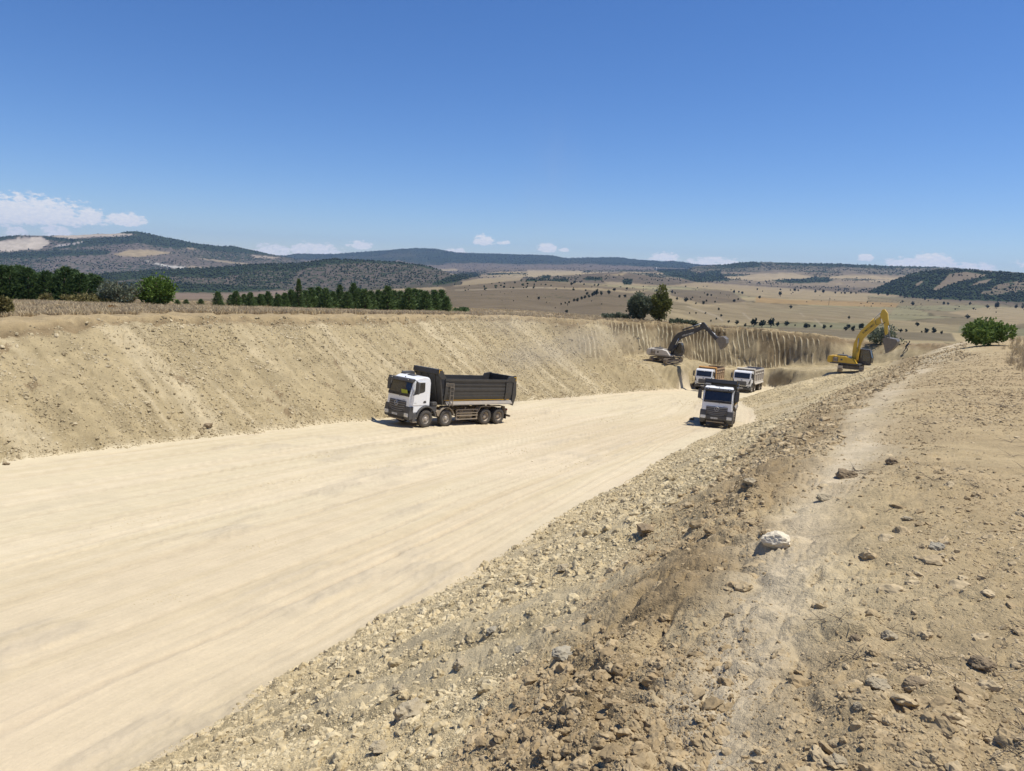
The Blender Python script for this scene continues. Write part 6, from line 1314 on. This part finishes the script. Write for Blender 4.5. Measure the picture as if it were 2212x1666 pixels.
for u, a, b_ in ((1065, 475, 497), (1087, 488, 503), (1100, 525, 548), (1166, 527, 560), (1203, 532, 547), (1240, 562, 577), (1295, 553, 578), (1325, 497, 517), (1352, 503, 517), (1318, 543, 560), (1380, 552, 567), (1520, 540, 560), (1550, 533, 548), (1407, 603, 622), (1193, 635, 648), (1240, 635, 650), (1310, 635, 650), (1856, 485, 512), (1708, 515, 535), (1580, 483, 502), (1520, 473, 495), (1555, 478, 492), (640, 457, 482), (733, 453, 470), (600, 473, 505), (720, 505, 530), (678, 507, 528), (440, 487, 510), (510, 468, 510), (490, 480, 512), (545, 480, 512), (350, 403, 423), (392, 405, 420), (325, 415, 437), (495, 428, 443), (520, 433, 445), (370, 530, 557), (345, 535, 558), (308, 553, 570), (280, 558, 575), (250, 565, 583), (290, 618, 642), (400, 520, 545), (425, 512, 535), (455, 505, 530), (480, 495, 520), (85, 520, 545), (1425, 650, 668), (1390, 675, 690), (1350, 690, 705), (1480, 695, 715), (2110, 730, 745), (2180, 735, 757), (1965, 462, 480), (1990, 468, 482), (2175, 472, 495), (2117, 478, 492), (1860, 462, 475), (1690, 460, 475), (1215, 520, 535)): put_far(X7(u), Y7(a), Y7(b_), LB, G)
for u, a, b_ in ((75, 858, 897), (250, 880, 916), (277, 888, 915), (328, 890, 913), (152, 888, 903), (1118, 673, 692), (1210, 685, 718), (1490, 685, 710), (1528, 692, 712), (1725, 690, 714), (1880, 715, 742), (1965, 700, 746), (2140, 714, 744), (1758, 738, 755), (1105, 932, 960), (1150, 932, 955), (1098, 612, 638), (1140, 625, 643), (1320, 642, 668), (110, 572, 587), (150, 567, 590), (405, 580, 605), (514, 592, 612), (335, 583, 602), (600, 596, 614), (655, 595, 614), (700, 600, 616), (570, 598, 612), (900, 610, 625), (985, 605, 628), (20, 595, 625), (0, 870, 892), (1640, 655, 680), (1460, 645, 668), (1210, 625, 650), (2200, 720, 745), (1290, 948, 965), (1085, 930, 945)): put_far(X8(u), Y8(a), Y8(b_), LB, G)
for k in range(100):
    if k < 60: x = r_.uniform(960, 1560); y = r_.uniform(612, 668) if x < 1300 else r_.uniform(618, 650)
    else: x = r_.uniform(1500, 2212); y = 622 + (x - 1500) * .055 + r_.uniform(0, 22)
    put_far(x, y - r_.uniform(1.4, 3.2), y, LB, G)
# white tower and mast far away
p = far_hit(1417.3, 586); d = p.length; m_ = MB(); m_.cyl('z', (0, 0), 2.2 * d / 3900, -3, 8.5 * d / FPX, 10, 1.6 * d / 3900); o = m_.build('white_tower', W_PLATE); o.location = p; tag(o, 'thin white tower rising in the dark far woodland', 'tower')
p = far_hit(1790, 660); d = p.length; o = MB().tube([(0, 0, -1), (0, 0, 19 * d / FPX)], [.5, .3], 6).build('power_pole', W_GUARD); o.location = p; tag(o, 'thin power pole standing in the orange field', 'pole')

# ------------------------------------------------------------------ dry grass, twigs
L_STRAW = leaf_mat('straw', (.36, .28, .155), (.58, .47, .29), .3); L_STRAWD = leaf_mat('grey_straw', (.28, .215, .14), (.46, .37, .245), .3); L_TWIG = simple('dead_twig', (.10, .08, .062), .9); L_TWIGP = simple('pale_straw_stalk', (.48, .40, .27), .8)
def tuft(seed, n, h, w, spread, mat):
    r = np.random.default_rng(seed); a = r.random(n) * 2 * PI; b = np.stack([np.cos(a), np.sin(a)], 1) * r.random((n, 1)) * spread; H = h * r.uniform(.5, 1.1, n); lean = r.normal(0, .28, (n, 2))
    V = []; F = []
    for i in range(n):
        t = r.random() * PI; dx, dy = math.cos(t) * w / 2, math.sin(t) * w / 2; x, y = b[i]; lx, ly = lean[i] * H[i]
        o = len(V); V += [(x - dx, y - dy, -.03), (x + dx, y + dy, -.03), (x + lx * .4 + dx * .8, y + ly * .4 + dy * .8, H[i] * .6), (x + lx * .4 - dx * .8, y + ly * .4 - dy * .8, H[i] * .6), (x + lx * 1.1, y + ly * 1.1, H[i])]
        F += [(o, o + 1, o + 2), (o, o + 2, o + 3), (o + 3, o + 2, o + 4)]
    me = np_mesh('tuft', V, F); me.materials.append(mat); return me
def grass():
    n = 42000; az = rng.uniform(rad(-40), rad(24), n); r = np.exp(rng.uniform(math.log(38), math.log(150), n)); x = np.sin(az) * r; y = np.cos(az) * r
    z, dF, dP, fz, pz, zA, zB = ground_base(x, y, True); right = x > np.interp(y, AXX, AXV)
    rd = poly_dist(x, y, FLOOR); rdp = poly_dist(x, y, PIT); ok = (z > pz - .12) & ~right & (rd > np.where(y < 92, 13.2, 9.0) + .8 * fbm(x * .3, y * .3, 402, 3)) & (rdp > 2.6) & (rng.random(n) < .35 + .65 * sstep(-.2, .2, fbm(x * .12, y * .12, 201, 3)))
    ok |= (z > pz - .12) & (y > 108) & (rdp > 2.0) & (x > 8)
    x, y, z = x[ok], y[ok], z[ok]; m = len(x); s = rng.uniform(.3, .75, m) * (.6 + .8 * vnoise(x * .1, y * .1, 202))
    gn_scatter('dry_grass', np.stack([x, y, z - .03], 1), np.stack([s * 1.6, s * 1.6, s], 1), np.stack([0 * x, 0 * x, rng.uniform(0, 6.28, m)], 1), [tuft(i, 16, .62, .055, .35, L_STRAW if i % 3 else L_STRAWD) for i in range(8)], 'dry straw coloured grass on the plateau behind the left slope')
    n = 30000; az = rng.uniform(rad(12), rad(42), n); r = np.exp(rng.uniform(math.log(1.6), math.log(95), n)); x = np.sin(az) * r; y = np.cos(az) * r
    cy = np.interp(y, [-10, 1.8, 2.6, 7, 9, 12, 19, 28, 42, 60, 76, 90], [-.2, .15, .75, 3.2, 4.35, 5.9, 9.9, 15.2, 24.2, 35.6, 46.5, 56])
    e = x - cy; lim = np.interp(y, [0, 3, 8, 20, 45, 80], [1.5, 2.0, 3.2, 4.3, 5.2, 5.5]) + .9 * fbm(x * .4, y * .4, 203, 3)
    ok = (e > lim) & (rng.random(n) < sstep(0, 1.8, e - lim) * .95 + .03); x, y = x[ok], y[ok]; P = np.array([tuple(drop(a, b_)) for a, b_ in zip(x, y)]); m = len(x); s = rng.uniform(.35, 1.0, m) * np.interp(np.hypot(x, y), [2, 20, 60], [.55, .85, 1.2])
    gn_scatter('dry_grass', P, np.stack([s, s, s], 1), np.stack([0 * x, 0 * x, rng.uniform(0, 6.28, m)], 1), [tuft(50 + i, 26, .55, .012, .16, L_STRAW if i % 2 else L_STRAWD) for i in range(8)], 'dry weeds along the right edge of the bank')
grass()
def twig_mesh(seed, mat, n=5, L_=.3, r=.004):
    q = random.Random(seed); m = MB()
    for i in range(n):
        a = q.uniform(0, 6.28); p = Vector((q.uniform(-.05, .05), q.uniform(-.05, .05), .01)); pts = [p.copy()]; dz = q.uniform(-.05, .6)
        for k in range(4): a += q.uniform(-.6, .6); p = p + Vector((math.cos(a), math.sin(a), dz * q.uniform(.2, 1.2))) * L_ * .28; p.z = max(p.z, .005); pts.append(p.copy())
        m.tube(pts, [r, r * .9, r * .7, r * .5, r * .3], 4)
    o = m.build('twig', mat); me = o.data; bpy.data.objects.remove(o); return me
def twigs():
    n = 5200; az = rng.uniform(rad(2), rad(41), n); r = np.exp(rng.uniform(math.log(1.5), math.log(26), n)); x = np.sin(az) * r; y = np.cos(az) * r
    cy = np.interp(y, [-10, 1.8, 2.6, 7, 9, 12, 19, 28, 42, 60, 76, 90], [-.2, .15, .75, 3.2, 4.35, 5.9, 9.9, 15.2, 24.2, 35.6, 46.5, 56]); e = x - cy
    corner = (e > np.interp(y, [0, 3, 8], [1.0, 1.4, 2.6])) & (y < 6)
    ok = (e > .1) & (rng.random(n) < np.where(corner, .8, .14 * sstep(.5, .8, vnoise(x * .9, y * .9, 204)) + .012)); x, y = x[ok], y[ok]; P = np.array([tuple(drop(a, b_)) for a, b_ in zip(x, y)]); m = len(x); s = rng.uniform(.25, .85, m) * np.interp(np.hypot(x, y), [2, 10, 26], [.5, .9, 1.6])
    gn_scatter('dry_twigs', P, np.stack([s, s, s], 1), np.stack([0 * x, 0 * x, rng.uniform(0, 6.28, m)], 1), [twig_mesh(i, L_TWIG, 6) for i in range(6)] + [twig_mesh(20 + i, L_TWIGP, 2, .4) for i in range(4)], 'dead twigs and straw stalks lying on the bank top')
twigs()

# ------------------------------------------------------------------ single rocks one can point to
def rock_mat(name, c, c2):
    m = simple(name, c, .9, dust=.5, dustcol=c2, spec=.2, bump=.2 if c[0] > .6 else .6, scale=7); return m
R_WHITE = rock_mat('pale_limestone', (.68, .60, .45), (.60, .52, .38)); R_TAN = rock_mat('tan_rock', (.36, .30, .20), (.44, .37, .25)); R_BRN = rock_mat('brown_clod_rock', (.22, .165, .10), (.32, .25, .16)); R_GREY = rock_mat('grey_rock', (.33, .30, .23), (.42, .36, .26))
def rock(px, py, w, h, mat, label, seed, name='rock', cat='rock', sharp=.35, flat=1.0):
    w *= 1.12; h *= 1.12
    v = ray(px, py + h * .35); hh = TREE.ray_cast(Vector((0, 0, 0)), Vector(v)); p = hh[0] if hh[0] is not None else hit(px, py)
    k = FPX / p.length; W = w / k; H = h / k
    key = clod_mesh(seed, 4, flat, sharp, mat, 'rock', .12 if mat is R_WHITE else .8); o = link_mesh(name, key); bb_ = [v_.co for v_ in key.vertices]; ex = max(c.x for c in bb_) - min(c.x for c in bb_); ez = max(c.z for c in bb_) - min(c.z for c in bb_); ey = max(c.y for c in bb_) - min(c.y for c in bb_)
    az = math.atan2(p.x, p.y); o.scale = (W / ex, W * .85 / ey, max(H, W * .5) * .95 / ez); o.rotation_euler = (0, 0, -az); o.location = (p.x, p.y, p.z + max(H, W * .5) * .22)
    tag(o, label, cat); return o
for i, a in enumerate(((1675, 1162, 52, 32, R_WHITE, 'pale angular limestone block lying on the brown bank top'), (885, 1532, 64, 46, R_TAN, 'large rounded tan boulder low on the near bank'), (1830, 1024, 38, 22, R_BRN, 'brown lump beside the trampled path on the crest'), (1926, 996, 20, 18, R_BRN, 'small dark stone alone on the pale trampled path'),
        (2118, 724, 27, 8, R_WHITE, 'flat whitish stone in front of the bright green bush'), (1394, 1141, 40, 24, R_BRN, 'dark brown clod in the middle of the bank'), (450, 918, 18, 9, R_BRN, 'dark stone at the foot of the left slope'), (14, 1001, 11, 7, R_BRN, 'dark stone at the road edge by the left frame edge'), (1190, 1133, 11, 9, R_TAN, 'small stone on the toe line of the bank'),
        (1220, 1411, 46, 32, R_GREY, 'grey boulder half buried in the lower middle bank'), (1123, 1402, 19, 16, R_GREY, 'small round stone left of the grey boulder'), (997, 1433, 32, 24, R_TAN, 'angular tan rock below the bank toe'), (1215, 1226, 26, 20, R_TAN, 'upright tan rock in the upper middle bank'), (1144, 1248, 12, 10, R_BRN, 'small dark brown clod near the upright tan rock'),
        (816, 1613, 34, 24, R_TAN, 'tan rock near the bottom frame edge left of the big boulder'), (1064, 1359, 23, 13, R_GREY, 'slanting grey slab in the middle of the bank'), (862, 1488, 26, 20, R_TAN, 'tan rock just above the large rounded boulder'), (1896, 1476, 38, 22, R_TAN, 'tan lump with a dark hollow on the bank top'), (1981, 1475, 38, 20, R_BRN, 'brown lump right of the tan lump on the bank top'),
        (1848, 1379, 20, 15, R_BRN, 'dark clod above the tan lump on the bank top'), (1920, 1372, 27, 19, R_TAN, 'pale flat clod on the open bank top'), (2115, 1430, 40, 22, R_BRN, 'big brown clod near the right frame edge'), (1810, 1641, 28, 20, R_TAN, 'tan clod at the bottom frame edge'), (1851, 1523, 15, 14, R_TAN, 'small tan stone between the lumps and the bottom edge'),
        (2023, 1180, 24, 14, R_GREY, 'flat grey stone on the right of the bank top'), (1960, 1120, 20, 10, R_TAN, 'small tan slab on the right bank top'), (1620, 1040, 26, 16, R_TAN, 'tan clod above the limestone block'), (1780, 1075, 30, 12, R_TAN, 'flat slab sunk in the trampled path'), (1495, 905, 10, 6, R_BRN, 'tiny clod in front of the head-on truck'))):
    rock(*a, 900 + i, sharp=.30 if a[4] is not R_WHITE else .06)

# ------------------------------------------------------------------ the person walking on the far slope
def person():
    p = hit(1955, 764, 60, 150); hd = Vector((math.sin(math.atan2(p.x, p.y) + 1.2), math.cos(math.atan2(p.x, p.y) + 1.2), 0))
    V = {'pel': (0, 0, .95), 'tor': (.10, 0, 1.15), 'ches': (.25, 0, 1.38), 'neck': (.34, 0, 1.50), 'hd1': (.38, 0, 1.58), 'hd2': (.43, 0, 1.70),
         'hipl': (.0, .10, .92), 'knl': (.30, .12, .60), 'anl': (.22, .12, .12), 'tol': (.40, .13, .04), 'hipr': (.0, -.10, .92), 'knr': (-.12, -.12, .50), 'anr': (-.38, -.12, .10), 'tor_': (-.22, -.13, .02),
         'shl': (.26, .19, 1.40), 'ell': (.45, .26, 1.20), 'wrl': (.66, .24, 1.28), 'hal': (.74, .24, 1.30), 'shr': (.26, -.19, 1.40), 'elr': (.10, -.28, 1.18), 'wrr': (.20, -.28, .96), 'har': (.24, -.27, .88)}
    R = {'pel': .13, 'tor': .13, 'ches': .15, 'neck': .055, 'hd1': .085, 'hd2': .085, 'hipl': .09, 'knl': .06, 'anl': .045, 'tol': .04, 'hipr': .09, 'knr': .06, 'anr': .045, 'tor_': .04, 'shl': .06, 'ell': .045, 'wrl': .032, 'hal': .035, 'shr': .06, 'elr': .045, 'wrr': .032, 'har': .035}
    E = [('pel', 'tor'), ('tor', 'ches'), ('ches', 'neck'), ('neck', 'hd1'), ('hd1', 'hd2'), ('pel', 'hipl'), ('hipl', 'knl'), ('knl', 'anl'), ('anl', 'tol'), ('pel', 'hipr'), ('hipr', 'knr'), ('knr', 'anr'), ('anr', 'tor_'), ('ches', 'shl'), ('shl', 'ell'), ('ell', 'wrl'), ('wrl', 'hal'), ('ches', 'shr'), ('shr', 'elr'), ('elr', 'wrr'), ('wrr', 'har')]
    ks = list(V); me = bpy.data.meshes.new('person'); me.from_pydata([V[k] for k in ks], [(ks.index(a), ks.index(b_)) for a, b_ in E], []); o = link_mesh('person', me)
    md = o.modifiers.new('skin', 'SKIN'); 
    for i, k in enumerate(ks): me.skin_vertices[0].data[i].radius = (R[k], R[k])
    me.skin_vertices[0].data[0].use_root = True
    o.modifiers.new('sub', 'SUBSURF').levels = 2; o.modifiers['sub'].render_levels = 2
    m, nt, b = new_mat('person_clothes'); N, L = nt.nodes, nt.links; tc = N.new('ShaderNodeTexCoord'); sp = N.new('ShaderNodeSeparateXYZ'); L.new(tc.outputs['Object'], sp.inputs[0])
    cr = N.new('ShaderNodeValToRGB'); cr.color_ramp.interpolation = 'CONSTANT'; e = cr.color_ramp.elements; mt = N.new('ShaderNodeMath'); mt.operation = 'MULTIPLY'; mt.inputs[1].default_value = .5; L.new(sp.outputs[2], mt.inputs[0]); L.new(mt.outputs[0], cr.inputs[0])
    e[0].position = 0; e[0].color = (.03, .028, .026, 1); e[1].position = .05; e[1].color = (.045, .05, .065, 1)
    for q, c in ((.47, (.04, .042, .05, 1)), (.755, (.30, .18, .12, 1))): k = e.new(q); k.color = c
    L.new(cr.outputs[0], b.inputs['Base Color']); b.inputs['Roughness'].default_value = .85; me.materials.append(m)
    o.location = p; o.scale = (max(.8, min(1.15, 23 * p.length / FPX / 1.75)),) * 3; print('person', p, o.scale[0]); o.rotation_euler = (0, 0, math.atan2(hd.y, hd.x)); tag(o, 'person in dark clothes climbing the far slope right of the yellow excavator bucket', 'person')
    hr = clod_mesh(5, 3, 1.0, .1, simple('dark_hair', (.02, .016, .012), .7), 'hair'); h = link_mesh('hair', hr, o); h.location = (.42, 0, 1.74); h.scale = (.2, .19, .16)
person()

# ------------------------------------------------------------------ far woodland and scrub: thousands of small trees on the hills
def woodland():
    X, Y, Z, R, S = (FAR[k] for k in 'XYZRS'); na, nr = X.shape; n = 300000
    i = rng.integers(60, na - 61, n); j = rng.integers(0, nr - 1, n); a = rng.random(n); b = rng.random(n)
    def q(A): return (A[i, j] * (1 - a) + A[i + 1, j] * a) * (1 - b) + (A[i, j + 1] * (1 - a) + A[i + 1, j + 1] * a) * b
    x, y, z, r, s = q(X), q(Y), q(Z), q(R), S[i, j]
    tr = np.arctan2(x, y); clump = fbm(x / 160, y / 160, 500, 4)
    p = sstep(.10, .85, s + .35 * clump) * np.where(r < 3000, .16, .55) * (r > 1500); p = np.where(s < .06, 0, p)
    ok = rng.random(n) < p; x, y, z, r, s = x[ok], y[ok], z[ok], r[ok], s[ok]; m = len(x)
    h = rng.uniform(4.5, 9, m) * np.interp(r, [1500, 3000, 6000, 12500], [.75, 1.0, 1.25, 1.7]) * np.where(s > .7, 1.15, 1.0)
    mt, nt, bs = new_mat('far_wood'); N, L = nt.nodes, nt.links; oi = N.new('ShaderNodeObjectInfo'); mx = N.new('ShaderNodeMix'); mx.data_type = 'RGBA'; L.new(oi.outputs['Random'], mx.inputs[0])
    mx.inputs[6].default_value = (.022, .034, .017, 1); mx.inputs[7].default_value = (.060, .070, .036, 1); L.new(mx.outputs[2], bs.inputs['Base Color']); bs.inputs['Roughness'].default_value = 1; bs.inputs['Specular IOR Level'].default_value = 0
    kinds = []
    for k in range(5):
        me = clod_mesh(700 + k, 1, 1.0, .5, mt, 'far_wood'); me.transform(Matrix.Translation((0, 0, .42)) @ Matrix.Diagonal((1.0, 1.0, 1.35, 1))); kinds.append(me)
    gn_scatter('far_woodland', np.stack([x, y, z - .3], 1), np.stack([h * rng.uniform(.8, 1.4, m), h * rng.uniform(.8, 1.4, m), h], 1), np.stack([0 * x, 0 * x, rng.uniform(0, 6.28, m)], 1), kinds, 'dark scrub and woodland covering the far hills')
    print('woodland', m)
woodland()

# ------------------------------------------------------------------ thin dust hanging over the left slope where trucks have passed
def dust():
    bm = bmesh.new(); bmesh.ops.create_icosphere(bm, subdivisions=3, radius=1); me = bpy.data.meshes.new('dust'); bm.to_mesh(me); bm.free()
    o = link_mesh('dust', me); o.location = (1, 76, -8.0); o.scale = (19, 13, 5.2); o.rotation_euler = (0, 0, rad(50)); tag(o, 'thin dust drifting over the long slope behind the side on tipper truck', kind='stuff')
    m = bpy.data.materials.new('dust'); m.use_nodes = True; nt = m.node_tree; nt.nodes.clear(); N, L = nt.nodes, nt.links
    out = N.new('ShaderNodeOutputMaterial'); pv = N.new('ShaderNodeVolumePrincipled'); pv.inputs['Color'].default_value = (.90, .85, .76, 1); pv.inputs['Anisotropy'].default_value = .2
    tc = N.new('ShaderNodeTexCoord'); ln = N.new('ShaderNodeVectorMath'); ln.operation = 'LENGTH'; L.new(tc.outputs['Object'], ln.inputs[0])
    nz = N.new('ShaderNodeTexNoise'); nz.inputs['Scale'].default_value = 1.6; nz.inputs['Detail'].default_value = 3; L.new(tc.outputs['Object'], nz.inputs['Vector'])
    a = N.new('ShaderNodeMapRange'); L.new(ln.outputs['Value'], a.inputs[0]); a.inputs[1].default_value = 1; a.inputs[2].default_value = .25; a.inputs[3].default_value = 0; a.inputs[4].default_value = 1; a.interpolation_type = 'SMOOTHSTEP'
    b = N.new('ShaderNodeMapRange'); L.new(nz.outputs[0], b.inputs[0]); b.inputs[1].default_value = .42; b.inputs[2].default_value = .68; b.inputs[3].default_value = 0; b.inputs[4].default_value = .035
    mu = N.new('ShaderNodeMath'); mu.operation = 'MULTIPLY'; L.new(a.outputs[0], mu.inputs[0]); L.new(b.outputs[0], mu.inputs[1]); L.new(mu.outputs[0], pv.inputs['Density'])
    L.new(pv.outputs[0], out.inputs['Volume']); me.materials.append(m)
    o2 = o.copy(); o2.data = me.copy(); COL.objects.link(o2); m2 = m.copy(); o2.data.materials.clear(); o2.data.materials.append(m2); v = ray(1185, 400) * 112; o2.location = (v[0], v[1], v[2]); o2.scale = (8, 8, 17); o2.rotation_euler = (0, rad(-6), 0)
    for n_ in m2.node_tree.nodes:
        if n_.type == 'MAP_RANGE' and abs(n_.inputs[4].default_value - .035) < 1e-4: n_.inputs[4].default_value = .009
    tag(o2, 'very faint dust plume rising into the sky above the left rim', kind='stuff')
dust()

def road_crumbs():
    P, S = [], []
    for px, py, w, h, n in ((905, 960, 45, 5, 90), (700, 985, 60, 4, 50), (1490, 870, 60, 6, 90), (1240, 1000, 80, 12, 110), (1120, 975, 60, 6, 60), (950, 1060, 30, 5, 30), (560, 1180, 60, 10, 60), (380, 1290, 70, 12, 60), (1330, 905, 60, 6, 60), (1180, 905, 50, 6, 50), (820, 1010, 80, 5, 60), (300, 1130, 120, 8, 50), (620, 1040, 90, 6, 50)):
        for _ in range(n):
            x, y = px + rng.normal() * w * .5, py + rng.normal() * h * .6; y -= (x - px) * .12; p = hit(x, y, 5, 110); q = drop(p.x, p.y)
            if poly_dist(np.array([p.x]), np.array([p.y]), FLOOR)[0] > -.3: continue
            P.append(tuple(q)); S.append(max(.02, p.length / 711 * rng.uniform(.5, 1.8)))
    m = len(P); S = np.array(S)[:, None]
    gn_scatter('road_crumbs', np.array(P), S * rng.uniform(.7, 1.3, (m, 3)), np.stack([rng.uniform(-.4, .4, m), rng.uniform(-.4, .4, m), rng.uniform(0, 6.28, m)], 1), [clod_mesh(820 + i, 1, .7, mat=M_CLODB) for i in range(6)], 'small crumbs of earth spilled on the haul road')
road_crumbs()
